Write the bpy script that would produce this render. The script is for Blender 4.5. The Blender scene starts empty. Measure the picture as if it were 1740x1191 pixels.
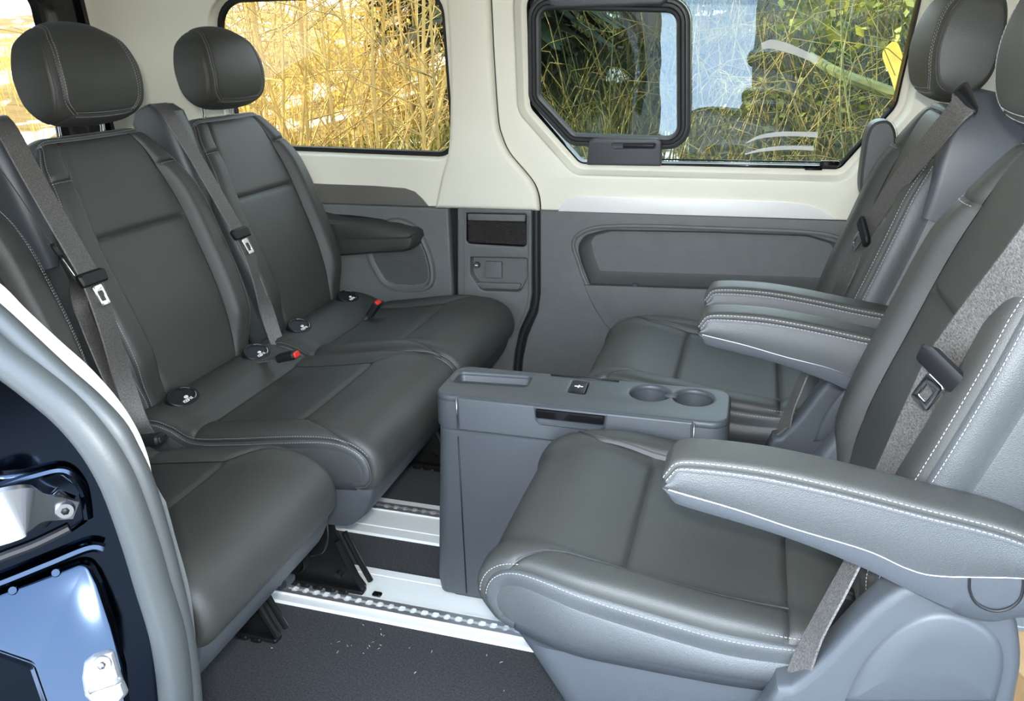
import bpy, bmesh, math, random
import numpy as np
from mathutils import Matrix, Vector
random.seed(7); rng = np.random.default_rng(7)
PI = math.pi
S = bpy.context.scene
COL = S.collection

# ---------------------------------------------------------------- camera
# metres; X = towards the front of the van, Y = across the van (away from the open door), Z = up from the van floor
F_PX = 1341.89
EYE = np.array([0.0, 0.0, 1.13])
RW = np.array([[0.958, 0.082, -0.275], [0.286, -0.346, 0.893], [-0.022, -0.934, -0.355]])
_u, _s, _vt = np.linalg.svd(RW); RW = _u @ _vt
cam = bpy.data.cameras.new('camera'); camo = bpy.data.objects.new('camera', cam); COL.objects.link(camo)
cam.sensor_fit = 'HORIZONTAL'; cam.sensor_width = 36.0; cam.lens = F_PX / 1740 * 36.0
cam.clip_start = 0.02; cam.clip_end = 500
r_, u_, b_ = RW @ [1, 0, 0], RW @ [0, -1, 0], RW @ [0, 0, -1]
camo.matrix_world = Matrix(((r_[0], u_[0], b_[0], EYE[0]), (r_[1], u_[1], b_[1], EYE[1]), (r_[2], u_[2], b_[2], EYE[2]), (0, 0, 0, 1)))
S.camera = camo

# ---------------------------------------------------------------- light
S.view_settings.view_transform = 'Standard'; S.view_settings.look = 'None'
S.view_settings.exposure = 0.65; S.view_settings.gamma = 1.0; S.view_settings.use_curve_mapping = False
wd = bpy.data.worlds.new('sky'); S.world = wd; wd.use_nodes = True
wn = wd.node_tree.nodes; wl = wd.node_tree.links
SUN_EL, SUN_AZ = math.radians(20), math.radians(-97)       # azimuth measured from +Y towards +X
# clear winter sky: pale at the horizon, blue above, the same all round
tcw = wn.new('ShaderNodeTexCoord'); sx = wn.new('ShaderNodeSeparateXYZ'); rw = wn.new('ShaderNodeValToRGB')
wl.new(tcw.outputs['Generated'], sx.inputs[0]); wl.new(sx.outputs['Z'], rw.inputs[0])
rw.color_ramp.elements[0].position = 0.0; rw.color_ramp.elements[0].color = (.92, .95, 1.0, 1)
rw.color_ramp.elements[1].position = 1.0; rw.color_ramp.elements[1].color = (.34, .48, .72, 1)
e_ = rw.color_ramp.elements.new(.25); e_.color = (.66, .80, .98, 1)
wl.new(rw.outputs[0], wn['Background'].inputs[0]); wn['Background'].inputs[1].default_value = 8.5
sun = bpy.data.lights.new('sun', 'SUN'); sun.energy = 36.0; sun.angle = math.radians(0.6); sun.color = (1.0, 0.90, 0.66)
suno = bpy.data.objects.new('sun', sun); COL.objects.link(suno)
sd = Vector((math.sin(SUN_AZ) * math.cos(SUN_EL), math.cos(SUN_AZ) * math.cos(SUN_EL), math.sin(SUN_EL)))
suno.rotation_euler = sd.to_track_quat('Z', 'Y').to_euler()
# the camera's own pop-up flash, just above the lens
fl = bpy.data.lights.new('camera_flash', 'AREA'); fl.shape = 'RECTANGLE'; fl.size = 0.05; fl.size_y = 0.03
fl.energy = 14.0; fl.color = (1.0, 0.97, 0.9)
flo = bpy.data.objects.new('camera_flash', fl); COL.objects.link(flo)
flo.matrix_world = camo.matrix_world.copy(); flo.location = (0.0, -0.03, 1.20)

# ---------------------------------------------------------------- helpers
CC = np.array([870.0, 595.5])
def ray(px, py): return RW @ np.array([px - CC[0], py - CC[1], F_PX])
def aty(px, py, Y): r = ray(px, py); return EYE + r * ((Y - EYE[1]) / r[1])
def atx(px, py, X): r = ray(px, py); return EYE + r * ((X - EYE[0]) / r[0])
def atz(px, py, Z): r = ray(px, py); return EYE + r * ((Z - EYE[2]) / r[2])
def atp(px, py, P0, n): r = ray(px, py); return EYE + r * (np.dot(np.asarray(P0, float) - EYE, n) / np.dot(r, n))

ROOTINV = {}
def thing(name, label=None, cat=None, loc=(0, 0, 0), rz=0.0, group=None, kind=None, local=False):
    o = bpy.data.objects.new(name, None); COL.objects.link(o); o.location = loc; o.rotation_euler = (0, 0, rz)
    o.empty_display_size = 0.05
    tag(o, label, cat, group, kind)
    if not local: ROOTINV[o.name] = (Matrix.Translation(Vector(loc)) @ Matrix.Rotation(rz, 4, 'Z')).inverted()
    return o
def tag(o, label=None, cat=None, group=None, kind=None):
    if label: o['label'] = label
    if cat: o['category'] = cat
    if group: o['group'] = group
    if kind: o['kind'] = kind
    return o
def put(name, me, mat, parent=None):
    o = bpy.data.objects.new(name, me); COL.objects.link(o)
    if mat is not None and not me.materials: me.materials.append(mat)
    if parent is not None:
        o.parent = parent
        if parent.name in ROOTINV: o.matrix_parent_inverse = ROOTINV[parent.name]
    return o
def mk(name, V, F, mat, parent=None, smooth=True, auto=None):
    me = bpy.data.meshes.new(name)
    me.from_pydata([tuple(map(float, v)) for v in V], [], [tuple(map(int, f)) for f in F]); me.validate(); me.update()
    bm = bmesh.new(); bm.from_mesh(me); bmesh.ops.recalc_face_normals(bm, faces=bm.faces)
    if auto is not None:
        for e in bm.edges:
            if len(e.link_faces) == 2 and e.calc_face_angle(0) > auto: e.smooth = False
    bm.to_mesh(me); bm.free()
    if smooth: me.polygons.foreach_set('use_smooth', [True] * len(me.polygons))
    return put(name, me, mat, parent)
class MB:
    """collects pieces that belong to ONE part"""
    def __init__(s): s.V = []; s.F = []
    def add(s, V, F):
        k = len(s.V); s.V += [tuple(map(float, v)) for v in V]; s.F += [tuple(int(i) + k for i in f) for f in F]; return s
    def build(s, name, mat, parent=None, smooth=True, auto=0.6): return mk(name, s.V, s.F, mat, parent, smooth, auto)
def grid(V2):     # V2: (n,m,3)
    n, m = V2.shape[:2]
    F = [(i * m + j, i * m + j + 1, (i + 1) * m + j + 1, (i + 1) * m + j) for i in range(n - 1) for j in range(m - 1)]
    return V2.reshape(-1, 3), F
def loft(loops, cap0=False, cap1=False, closed=True):
    L = np.array(loops, float); n, m = L.shape[:2]
    mm = m if closed else m - 1
    F = [(i * m + j, i * m + (j + 1) % m, (i + 1) * m + (j + 1) % m, (i + 1) * m + j) for i in range(n - 1) for j in range(mm)]
    if cap0: F.append(tuple(range(m)))
    if cap1: F.append(tuple(range((n - 1) * m, n * m)))
    return L.reshape(-1, 3), F
def rpoly(cs, rad, k=7):
    """polygon with rounded corners; cs 2-D corners, rad one radius or one for each corner"""
    cs = [np.array(c, float) for c in cs]; n = len(cs); out = []
    rr = rad if isinstance(rad, (list, tuple)) else [rad] * n
    for i in range(n):
        p0, p, p1 = cs[i - 1], cs[i], cs[(i + 1) % n]
        a = (p0 - p); b = (p1 - p); la, lb = np.linalg.norm(a), np.linalg.norm(b); a /= la; b /= lb
        ang = math.acos(np.clip(np.dot(a, b), -1, 1))
        d = min(rr[i] / max(math.tan(ang / 2), 1e-3), la * .49, lb * .49)
        A, B = p + a * d, p + b * d
        for t in np.linspace(0, 1, k):
            # conic close to a circular arc
            w = math.sin(ang / 2); q = ((1 - t) ** 2 * A + 2 * w * t * (1 - t) * p + t ** 2 * B) / ((1 - t) ** 2 + 2 * w * t * (1 - t) + t ** 2)
            out.append(q)
    return np.array(out)
def scale_loop(L, d):
    """moves a closed 2-D loop inwards by d (positive) along vertex normals"""
    L = np.asarray(L, float); a = np.roll(L, 1, 0); b = np.roll(L, -1, 0); t = b - a
    t /= np.linalg.norm(t, axis=1)[:, None] + 1e-9
    area = 0.5 * np.sum(L[:, 0] * np.roll(L[:, 1], -1) - np.roll(L[:, 0], -1) * L[:, 1])
    nrm = np.stack([-t[:, 1], t[:, 0]], 1) * (1 if area > 0 else -1)
    return L + nrm * d
def plate_mesh(outer, holes=(), thick=.01, bev=.002, bres=2):
    """flat plate with holes and rounded edges in local XY, front towards -Z (z from -thick to 0)"""
    cu = bpy.data.curves.new('plate', 'CURVE'); cu.dimensions = '2D'; cu.fill_mode = 'BOTH'
    cu.extrude = max(thick / 2 - bev, 1e-4); cu.bevel_depth = bev; cu.bevel_resolution = bres; cu.offset = -bev
    for lp in [outer] + list(holes):
        sp = cu.splines.new('POLY'); sp.points.add(len(lp) - 1); sp.use_cyclic_u = True
        for k, p in enumerate(lp): sp.points[k].co = (float(p[0]), float(p[1]), 0, 1)
    o = bpy.data.objects.new('tmp', cu); COL.objects.link(o)
    me = bpy.data.meshes.new_from_object(o.evaluated_get(bpy.context.evaluated_depsgraph_get()))
    bpy.data.objects.remove(o); bpy.data.curves.remove(cu)
    bm = bmesh.new(); bm.from_mesh(me); bmesh.ops.remove_doubles(bm, verts=bm.verts, dist=1e-5); bm.to_mesh(me); bm.free()
    V = np.array([v.co[:] for v in me.vertices]); Fc = [tuple(p.vertices) for p in me.polygons]
    bpy.data.meshes.remove(me)
    V[:, 2] -= thick / 2
    return V, Fc
def tube(pts, r, n=8, closed=False, caps=True):
    P = np.array(pts, float); m = len(P); rr = np.full(m, r) if np.isscalar(r) else np.array(r, float)
    T = np.gradient(P, axis=0) if not closed else np.roll(P, -1, 0) - np.roll(P, 1, 0)
    T /= np.linalg.norm(T, axis=1)[:, None] + 1e-12
    up = np.array([0, 0, 1.0]) if abs(T[0][2]) < .9 else np.array([1.0, 0, 0])
    loops = []; A = np.cross(T[0], up); A /= np.linalg.norm(A)
    for i in range(m):
        A = A - T[i] * np.dot(A, T[i]); A /= np.linalg.norm(A); B = np.cross(T[i], A)
        a = np.linspace(0, 2 * PI, n, endpoint=False)
        loops.append(P[i] + rr[i] * (np.cos(a)[:, None] * A + np.sin(a)[:, None] * B))
    if closed: loops.append(loops[0])
    return loft(loops, caps and not closed, caps and not closed)
def box(c, s, R=None):
    c = np.array(c, float); s = np.array(s, float) / 2
    V = np.array([[x, y, z] for x in (-1, 1) for y in (-1, 1) for z in (-1, 1)], float) * s
    if R is not None: V = V @ np.array(R).T
    return V + c, [(0, 1, 3, 2), (4, 6, 7, 5), (0, 4, 5, 1), (2, 3, 7, 6), (0, 2, 6, 4), (1, 5, 7, 3)]
def rbox(c, s, r=.004, R=None, k=3):
    """box with rounded vertical edges and slightly eased ends (local z is the long way of the rounding)"""
    lp = rpoly([(-s[0] / 2, -s[1] / 2), (s[0] / 2, -s[1] / 2), (s[0] / 2, s[1] / 2), (-s[0] / 2, s[1] / 2)], r, k)
    e = min(r * .6, s[2] * .3); L = []
    for z, d in ((-s[2] / 2, e), (-s[2] / 2 + e, 0), (s[2] / 2 - e, 0), (s[2] / 2, e)):
        q = scale_loop(lp, d); L.append(np.c_[q, np.full(len(q), z)])
    V, Fc = loft(L, True, True)
    if R is not None: V = V @ np.array(R).T
    return V + np.array(c, float), Fc
def frame_from(x, y=None):
    """rotation whose first column is x and second is close to y"""
    x = np.array(x, float); x /= np.linalg.norm(x)
    y = np.array(y if y is not None else (0, 0, 1), float); y = y - x * np.dot(x, y); y /= np.linalg.norm(y)
    return np.stack([x, y, np.cross(x, y)], 1)
def spline(pts, n=40, closed=False):
    """Catmull-Rom through points, evenly resampled"""
    P = np.array(pts, float); m = len(P); seg = m if closed else m - 1; out = []
    for i in range(seg):
        if closed: p0, p1, p2, p3 = P[i - 1], P[i], P[(i + 1) % m], P[(i + 2) % m]
        else: p0, p1, p2, p3 = P[max(i - 1, 0)], P[i], P[i + 1], P[min(i + 2, m - 1)]
        t = np.linspace(0, 1, 24, endpoint=False)[:, None]
        out.append(.5 * ((2 * p1) + (-p0 + p2) * t + (2 * p0 - 5 * p1 + 4 * p2 - p3) * t ** 2 + (-p0 + 3 * p1 - 3 * p2 + p3) * t ** 3))
    D = np.concatenate(out + ([P[:1]] if closed else [P[-1:]]))
    L = np.r_[0, np.cumsum(np.linalg.norm(np.diff(D, axis=0), axis=1))]
    s = np.linspace(0, L[-1], n, endpoint=not closed)
    return np.stack([np.interp(s, L, D[:, k]) for k in range(P.shape[1])], 1)
def ribbon(pts, wdir, width, th=.0014, n=60, smooth_pts=True):
    """flat webbing along pts; wdir: one direction or one for each point; width: one or one for each point"""
    P = np.array(pts, float); m = len(P)
    Wd = np.array(wdir, float); Wd = np.repeat(Wd[None], m, 0) if Wd.ndim == 1 else Wd
    wd_ = np.full(m, width) if np.isscalar(width) else np.array(width, float)
    Q = spline(np.c_[P, Wd, wd_], n) if smooth_pts else np.c_[P, Wd, wd_]
    P, Wd, wd_ = Q[:, :3], Q[:, 3:6], Q[:, 6]
    T = np.gradient(P, axis=0); T /= np.linalg.norm(T, axis=1)[:, None]
    Wd = Wd - T * np.sum(Wd * T, 1)[:, None]; Wd /= np.linalg.norm(Wd, axis=1)[:, None]
    N = np.cross(T, Wd)
    lo = [];
    for a, b in ((-.5, -.5), (-.46, .5), (.46, .5), (.5, -.5)):
        lo.append(P + Wd * (wd_ * a)[:, None] + N * th * b)
    return loft(np.stack(lo, 1), True, True)
def stitches(path, nrm, pitch=.0056, ln=.0036, w=.0010, h=.0008):
    """thread stitches along a path (points, outward normals)"""
    P = np.array(path, float); N = np.array(nrm, float)
    L = np.r_[0, np.cumsum(np.linalg.norm(np.diff(P, axis=0), axis=1))]
    if L[-1] < pitch: return [], []
    s = np.arange(pitch / 2, L[-1], pitch); V = []; Fs = []
    f = lambda A, q: np.stack([np.interp(q, L, A[:, k]) for k in range(3)], 1)
    A, B, Nn = f(P, s - ln / 2), f(P, s + ln / 2), f(N, s)
    T = B - A; T /= np.linalg.norm(T, axis=1)[:, None] + 1e-12; Sd = np.cross(T, Nn); Sd /= np.linalg.norm(Sd, axis=1)[:, None] + 1e-12
    M_ = (A + B) / 2
    for i in range(len(s)):
        k = len(V)
        V += [A[i] - Nn[i] * .0003, M_[i] + Sd[i] * w / 2, B[i] - Nn[i] * .0003, M_[i] - Sd[i] * w / 2, M_[i] + Nn[i] * h, A[i] + Sd[i] * w * .4 + Nn[i] * h * .5, B[i] + Sd[i] * w * .4 + Nn[i] * h * .5, B[i] - Sd[i] * w * .4 + Nn[i] * h * .5, A[i] - Sd[i] * w * .4 + Nn[i] * h * .5]
        Fs += [(k, k + 5, k + 8), (k + 5, k + 1, k + 4), (k + 5, k + 4, k + 8), (k + 8, k + 4, k + 3), (k + 1, k + 6, k + 4), (k + 6, k + 7, k + 4), (k + 7, k + 3, k + 4), (k + 2, k + 7, k + 6)]
    return V, Fs

# ---------------------------------------------------------------- materials
def mat(name, col, rough=.5, metal=0.0, bump=0.0, bscale=200.0, var=0.0, vscale=8.0, spec=.5, coat=0.0, detail=3.0, voro=False, stretch=None, sheen=0.0):
    m = bpy.data.materials.new(name); m.use_nodes = True; nt = m.node_tree; N = nt.nodes; L = nt.links; b = N['Principled BSDF']
    b.inputs['Base Color'].default_value = (*col, 1); b.inputs['Roughness'].default_value = rough; b.inputs['Metallic'].default_value = metal
    b.inputs['Specular IOR Level'].default_value = spec; b.inputs['Coat Weight'].default_value = coat
    if sheen: b.inputs['Sheen Weight'].default_value = sheen
    tc = N.new('ShaderNodeTexCoord'); src = tc.outputs['Object']
    if stretch:
        mp = N.new('ShaderNodeMapping'); mp.inputs['Scale'].default_value = stretch; L.new(src, mp.inputs[0]); src = mp.outputs[0]
    if var:
        n = N.new('ShaderNodeTexNoise'); n.inputs['Scale'].default_value = vscale; n.inputs['Detail'].default_value = 4; L.new(src, n.inputs['Vector'])
        r = N.new('ShaderNodeValToRGB'); r.color_ramp.elements[0].position = .3; r.color_ramp.elements[1].position = .7
        r.color_ramp.elements[0].color = (*[c * (1 - var) for c in col], 1); r.color_ramp.elements[1].color = (*[min(1, c * (1 + var)) for c in col], 1)
        L.new(n.outputs['Fac'], r.inputs[0]); L.new(r.outputs[0], b.inputs['Base Color'])
    if bump:
        if voro: n = N.new('ShaderNodeTexVoronoi'); n.inputs['Scale'].default_value = bscale; out = n.outputs['Distance']
        else: n = N.new('ShaderNodeTexNoise'); n.inputs['Scale'].default_value = bscale; n.inputs['Detail'].default_value = detail; out = n.outputs['Fac']
        L.new(src, n.inputs['Vector']); bp = N.new('ShaderNodeBump'); bp.inputs['Strength'].default_value = bump; bp.inputs['Distance'].default_value = .001
        L.new(out, bp.inputs['Height']); L.new(bp.outputs[0], b.inputs['Normal'])
    return m
def glass(name, tint=(1, 1, 1), base=.0, rcol=(1, 1, 1)):
    """thin window pane: tinted transmission and a mirror reflection (base: extra reflectance of a coated privacy pane)"""
    m = bpy.data.materials.new(name); m.use_nodes = True; nt = m.node_tree; N = nt.nodes; L = nt.links
    N.remove(N['Principled BSDF']); t = N.new('ShaderNodeBsdfTransparent'); t.inputs[0].default_value = (*tint, 1)
    g = N.new('ShaderNodeBsdfGlossy'); g.inputs['Roughness'].default_value = 0.0; g.inputs[0].default_value = (*rcol, 1)
    fr = N.new('ShaderNodeLayerWeight'); fr.inputs['Blend'].default_value = .5; pw = N.new('ShaderNodeMath'); pw.operation = 'POWER'; pw.inputs[1].default_value = 5.0; L.new(fr.outputs['Facing'], pw.inputs[0])
    ad = N.new('ShaderNodeMath'); ad.operation = 'ADD'; ad.use_clamp = True; ad.inputs[1].default_value = .045 + base; L.new(pw.outputs[0], ad.inputs[0])
    mx = N.new('ShaderNodeMixShader'); L.new(ad.outputs[0], mx.inputs[0]); L.new(t.outputs[0], mx.inputs[1]); L.new(g.outputs[0], mx.inputs[2])
    L.new(mx.outputs[0], N['Material Output'].inputs[0]); return m
M = dict(
    leather=mat('leather', (.040, .041, .036), .47, bump=.3, bscale=900, var=.08, vscale=6, voro=True, spec=.5),
    leather_side=mat('leather_side', (.049, .053, .053), .46, bump=.35, bscale=800, voro=True, spec=.6),
    thread=mat('thread', (.36, .36, .36), .8),
    plastic=mat('plastic', (.054, .060, .066), .42, bump=.25, bscale=1400),
    plastic_trim=mat('plastic_trim', (.118, .125, .119), .5, bump=.5, bscale=900, var=.06, vscale=30),
    black=mat('black_plastic', (.008, .008, .009), .5, spec=.35),
    gloss_black=mat('gloss_black', (.006, .006, .007), .12),
    rubber=mat('rubber', (.02, .021, .022), .5),
    seal=mat('door_seal', (.038, .042, .041), .5, bump=.2, bscale=300),
    cream=mat('cream_trim', (.80, .775, .64), .55, bump=.12, bscale=1500, var=.02, vscale=5),
    taupe=mat('silver_strip', (.80, .79, .74), .3, metal=.15),
    bronze=mat('bronze_strip', (.20, .19, .165), .34, metal=.4),
    carpet=mat('carpet', (.021, .022, .0235), .95, bump=1.0, bscale=900, var=.75, vscale=260, detail=6, sheen=.1),
    alu=mat('aluminium', (.90, .92, .89), .42, metal=.12, bump=.1, bscale=60, stretch=(.05, 12, 1)),
    chrome=mat('chrome', (.85, .86, .88), .12, metal=1.0),
    steel=mat('steel', (.42, .42, .42), .3, metal=1.0),
    black_metal=mat('black_metal', (.012, .012, .012), .3, metal=.3),
    zinc=mat('zinc', (.78, .79, .80), .28, metal=.85),
    webbing=mat('webbing', (.075, .07, .064), .5, bump=1.0, bscale=500, var=.55, vscale=420, spec=.7),
    red=mat('red_button', (.75, .03, .02), .35),
    paint=mat('dark_blue_paint', (.026, .036, .054), .12, metal=1.0),
    headliner=mat('headliner', (.72, .71, .66), .9),
    white_print=mat('white_print', (.85, .85, .85), .5),
    card=mat('cardboard', (.55, .36, .17), .85, bump=.2, bscale=120, var=.1, vscale=20),
    net=mat('elastic_net', (.03, .027, .025), .8),
    glass=glass('privacy_glass', (.34, .33, .285)), tint=glass('tinted_glass', (.52, .55, .47), .012, (.62, .80, 1.0)),
)

# ================================================================ THE SHELL OF THE VAN
YB = 2.30                                   # far wall at belt height
def YU(z): return YB - .13 * np.maximum(np.asarray(z, float) - .677, 0)
WN = np.array([0, 1.0, .13])                # plane of the leaning upper wall
def wu(px, py, off=0.0):
    """pixel -> (X, Z) on the leaning upper wall, off metres behind it"""
    p = atp(px, py, (0, YB + off, .677), WN); return (p[0], p[2])
def wlw(px, py, off=0.0):
    p = aty(px, py, YB + off); return (p[0], p[2])
def wallplate(name, outer, holes, mt, parent, off=0.0, thick=.02, bev=.004, bres=3):
    V, Fc = plate_mesh(outer, holes, thick, bev, bres)
    W = np.c_[V[:, 0], YU(V[:, 1]) + off + thick + V[:, 2], V[:, 1]]
    return mk(name, W, Fc, mt, parent, True, .5)
def ring3(lp, off): lp = np.asarray(lp); return np.c_[lp[:, 0], YU(lp[:, 1]) + off, lp[:, 1]]

wall_far = thing('wall_far', 'cream and charcoal trimmed side wall opposite the open door', None, (-1.2, 2.36, 0), kind='structure')
door = thing('door_1', 'closed sliding door with cream upper trim and charcoal map pocket', None, (-.1, 2.36, 0), kind='structure')
TOPZ = 1.40
# windows as loops on the wall: rear quarter window and the sliding-door window
W1 = [wu(370, 60, .03), wu(371, 2, .03), (wu(752, 0, .03)[0] - .004, 1.295), wu(763, 130, .03), wu(764, 262, .03), wu(470, 249, .03), (-1.66, .86)]
w1c = [(-1.635, .855), (wu(762, 180, .03)[0], .838), (wu(751, 5, .03)[0], 1.285), (-1.612, 1.29)]
w1glass = rpoly(w1c, [.06, .05, .06, .09], 9)
w1open = scale_loop(w1glass, -.016)
xl, xr = wu(897, 120, .04)[0], wu(1550, 120, .04)[0]
zb = wu(1200, 283, .04)[1]; zc = wu(897, 183, .04)[1]; xbl = wu(985, 272, .04)[0]; xbr = wu(1428, 285, .04)[0]
w2c = [(xbl, zb), (xbr, zb - .003), (xr - .02, zc), (xr, 1.285), (xl + .004, 1.285), (xl, zc)]
w2frame = rpoly(w2c, [.035, .03, .06, .06, .05, .04], 9)
w2mid = scale_loop(w2frame, -.012)
w2open = scale_loop(w2frame, -.026)

# rear quarter, upper
pl = [wu(742, 352), wu(753, 300), wu(766, 240), wu(767, 100), (wu(761, 0)[0], 1.30), (wu(761, 0)[0], TOPZ)]
pr = [(wu(833, 0)[0], TOPZ), wu(833, 0), wu(838, 100), wu(845, 200), wu(852, 232), wu(865, 260), wu(890, 290), wu(907, 312), wu(915, 335), wu(917, 357)]
qx = wu(772, 100)[0]
wallplate('quarter_trim_upper', [(-1.98, .677), (qx, .677), (qx, TOPZ), (-1.98, TOPZ)], [w1open], M['cream'], wall_far, 0, .02, .005)
V, Fc = loft([ring3(scale_loop(w1open, -.003), .004), ring3(w1open, .012), ring3(scale_loop(w1open, .006), .04), ring3(scale_loop(w1open, .016), .045)])
mk('window_reveal', V, Fc, M['cream'], wall_far)
# pillar cover, rounded and proud
prs = spline(np.array(pr), 46); pls = spline(np.array(pl), 30)
wallplate('pillar_trim_upper', list(map(tuple, pls)) + list(map(tuple, prs)), [], M['cream'], wall_far, -.022, .04, .015, 5)
# door, upper
doorL = prs + np.array([.0035, 0])
wallplate('door_trim_upper', list(map(tuple, doorL)) + [(1.05, .677), (1.05, TOPZ)], [w2open], M['cream'], door, 0, .02, .006)
V, Fc = loft([ring3(scale_loop(w2open, -.004), .005), ring3(w2open, .013), ring3(scale_loop(w2open, .010), .036), ring3(scale_loop(w2mid, -.001), .040), ring3(w2frame, .041), ring3(scale_loop(w2frame, .004), .06)])
mk('window_reveal', V, Fc, M['cream'], door)

# decorative strips on the belt line
st1 = [wlw(470, 307), wlw(560, 312), wlw(640, 315), wlw(690, 319), wlw(707, 325), wlw(720, 338), wlw(729, 350.5), wlw(470, 342)]
wallplate('trim_strip', st1, [], M['bronze'], wall_far, -.003, .006, .0012)
st2 = [wlw(949, 358.5), wlw(956, 345), wlw(966, 336), wlw(980, 332.5), wlw(1100, 335), wlw(1250, 338.5), wlw(1340, 342), wlw(1375, 347), wlw(1398, 357), wlw(1419, 373)]
o = wallplate('trim_strip', st2, [], M['taupe'], door, -.004, .007, .0015)

# lower trims
qr = wlw(763, 420, -.02)[0]
def lowplate(name, outer, holes, mt, parent, Y, thick=.02, bev=.004, bres=3):
    V, Fc = plate_mesh(outer, holes, thick, bev, bres)
    return mk(name, np.c_[V[:, 0], Y + thick + V[:, 2], V[:, 1]], Fc, mt, parent, True, .5)
lowplate('quarter_trim_lower', [(-1.98, 0), (qr, 0), (qr, .676), (-1.98, .676)], [], M['plastic_trim'], wall_far, YB - .012, .03, .008)
lowplate('recess_backing', [(qr - .03, 0), (qr + .06, 0), (qr + .06, .676), (qr - .03, .676)], [], M['black'], wall_far, YB + .012, .01, .001)
def pp(Y, *pts): return [tuple(aty(x, y, Y)[[0, 2]]) for x, y in pts]
YP = YB - .022
sock_hole = rpoly(pp(YP, (799, 437), (896, 439), (896, 470), (884, 496), (818, 494), (799, 466)), [.008, .008, .03, .02, .02, .03], 6)
net_hole = rpoly(pp(YP, (792, 362), (894, 364), (894, 420), (792, 414)), [.006, .006, .014, .014], 6)
pil_out = pp(YP, (777, 353), (903, 357), (903, 500), (899, 526), (882, 562), (874, 600), (868, 660)) + [(aty(866, 700, YP)[0], 0.0), (aty(800, 700, YP)[0] - .02, 0.0)] + pp(YP, (777, 560))
lowplate('pillar_trim_lower', pil_out, [sock_hole, net_hole], M['plastic_trim'], wall_far, YP, .03, .005)
# thin raised left edge line of the pillar panel
mb = MB(); mb.add(*tube([np.array([x, YP - .001, z]) for x, z in pp(YP, (789, 358), (789, 440), (790, 520))], .0022, 6)); mb.add(*tube([np.array([x, YP - .001, z]) for x, z in pp(YP, (899, 366), (899, 440), (899, 500), (894, 527), (878, 563))], .003, 6)); mb.build('edge_bead', M['plastic_trim'], wall_far)
# rubber door seal between pillar and sliding door
sl = pp(YB - .012, (910, 356), (910, 430), (910, 505), (905, 530), (888, 566), (880, 604), (876, 660)); slz = [(x, z) for x, z in sl] + [(aty(874, 700, YB)[0], 0.01)]
mb = MB(); mb.add(*tube(spline([np.array([x, YB - .006, z]) for x, z in slz], 50), .0075, 8)); mb.build('door_seal', M['rubber'], wall_far)
lowplate('seam_backing', pp(YB + .012, (890, 352), (935, 352), (935, 500), (930, 540), (905, 590), (905, 660)) + [(aty(905, 700, YB)[0] + .05, 0), (aty(860, 700, YB)[0] - .02, 0)] + pp(YB + .012, (855, 600), (880, 530)), [], M['black'], wall_far, YB + .012, .006, .001)
# net pocket: frame bar, net and its backing
bk = MB(); bk.add(*loft([ring3(net_hole, -.018), ring3(scale_loop(net_hole, .004), .018)], False, True)); bk.build('net_recess', M['black'], wall_far)
fb = pp(YP, (794, 363), (893, 365), (892, 377), (795, 374.5))
lowplate('net_bar', rpoly(fb, .003, 4), [], M['plastic_trim'], wall_far, YP - .001, .012, .003)
n0, n1 = np.array(pp(YP, (794, 376))[0]), np.array(pp(YP, (893, 417))[0]); mb = MB()
nu, nv = 22, 9
for a in range(-nv, nu):
    for sgn in (0, 1):
        pts = []
        for k in range(nv * 2 + 1):
            u = (a + k / 2) / nu if sgn else (a + nv - k / 2) / nu
            if -.001 <= u <= 1.001:
                q = n0 + (n1 - n0) * np.array([u, k / (2 * nv)]); pts.append((q[0], YP + .006 + .003 * math.sin(u * PI), q[1]))
        if len(pts) > 2: mb.add(*tube(pts, .0016, 4, caps=False))
tag(mb.build('elastic_net', M['net'], wall_far), kind='stuff')
# power socket recess
mb = MB(); mb.add(*loft([ring3(sock_hole, -.020), ring3(scale_loop(sock_hole, .002), -.004), ring3(scale_loop(sock_hole, .003), .002)], False, True)); sk = mb.build('socket_recess', M['plastic_trim'], wall_far)
lg = pp(YP, (806, 480), (886, 483), (880, 493), (818, 491)); lowplate('recess_ledge', rpoly(lg, .004, 4), [], M['plastic_trim'], wall_far, YP + .002, .012, .003)
cp = rpoly(pp(YP, (822, 445), (851, 446), (851, 474.5), (822, 473)), .005, 5)
lowplate('socket_cap', cp, [], M['plastic_trim'], wall_far, YP + .008, .01, .002)
c = aty(810.5, 450, YP + .01); mb = MB(); mb.add(*tube([c, c + [0, -.006, 0]], [.011, .0095], 20)); bt = mb.build('child_lock_button', M['plastic'], wall_far)
mb = MB(); mb.add(*box(c + [0, -.0065, 0], (.009, .002, .004))); mb.build('button_mark', M['white_print'], bt)

# door, lower trim with the big pocket
pk = rpoly(pp(YB, (1002, 484), (988, 447), (981, 418), (995, 400), (1030, 391), (1210, 394), (1375, 400), (1425, 415), (1445, 450), (1440, 500)), [.01, .05, .05, .04, .06, .2, .1, .04, .03, .01], 5)
dl = pp(YB, (918, 357), (918, 500), (914, 530), (896, 572), (888, 610), (884, 660))
lowplate('door_trim_lower', dl + [(aty(882, 700, YB)[0], 0.0), (1.05, 0), (1.05, .676)], [pk], M['plastic_trim'], door, YB, .02, .004)
mb = MB(); mb.add(*loft([ring3(pk, .006), ring3(pk, .03), ring3(scale_loop(pk, .012), .080), ring3(scale_loop(pk, .022), .090)], False, True)); mb.build('map_pocket', M['plastic_trim'], door)
lip = pp(YB, (1036, 555), (1012, 520), (1000, 490), (990, 468), (981, 440), (974, 420), (977, 405), (993, 393), (1020, 386), (1080, 384), (1210, 388), (1375, 395), (1430, 408), (1460, 440))
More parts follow.
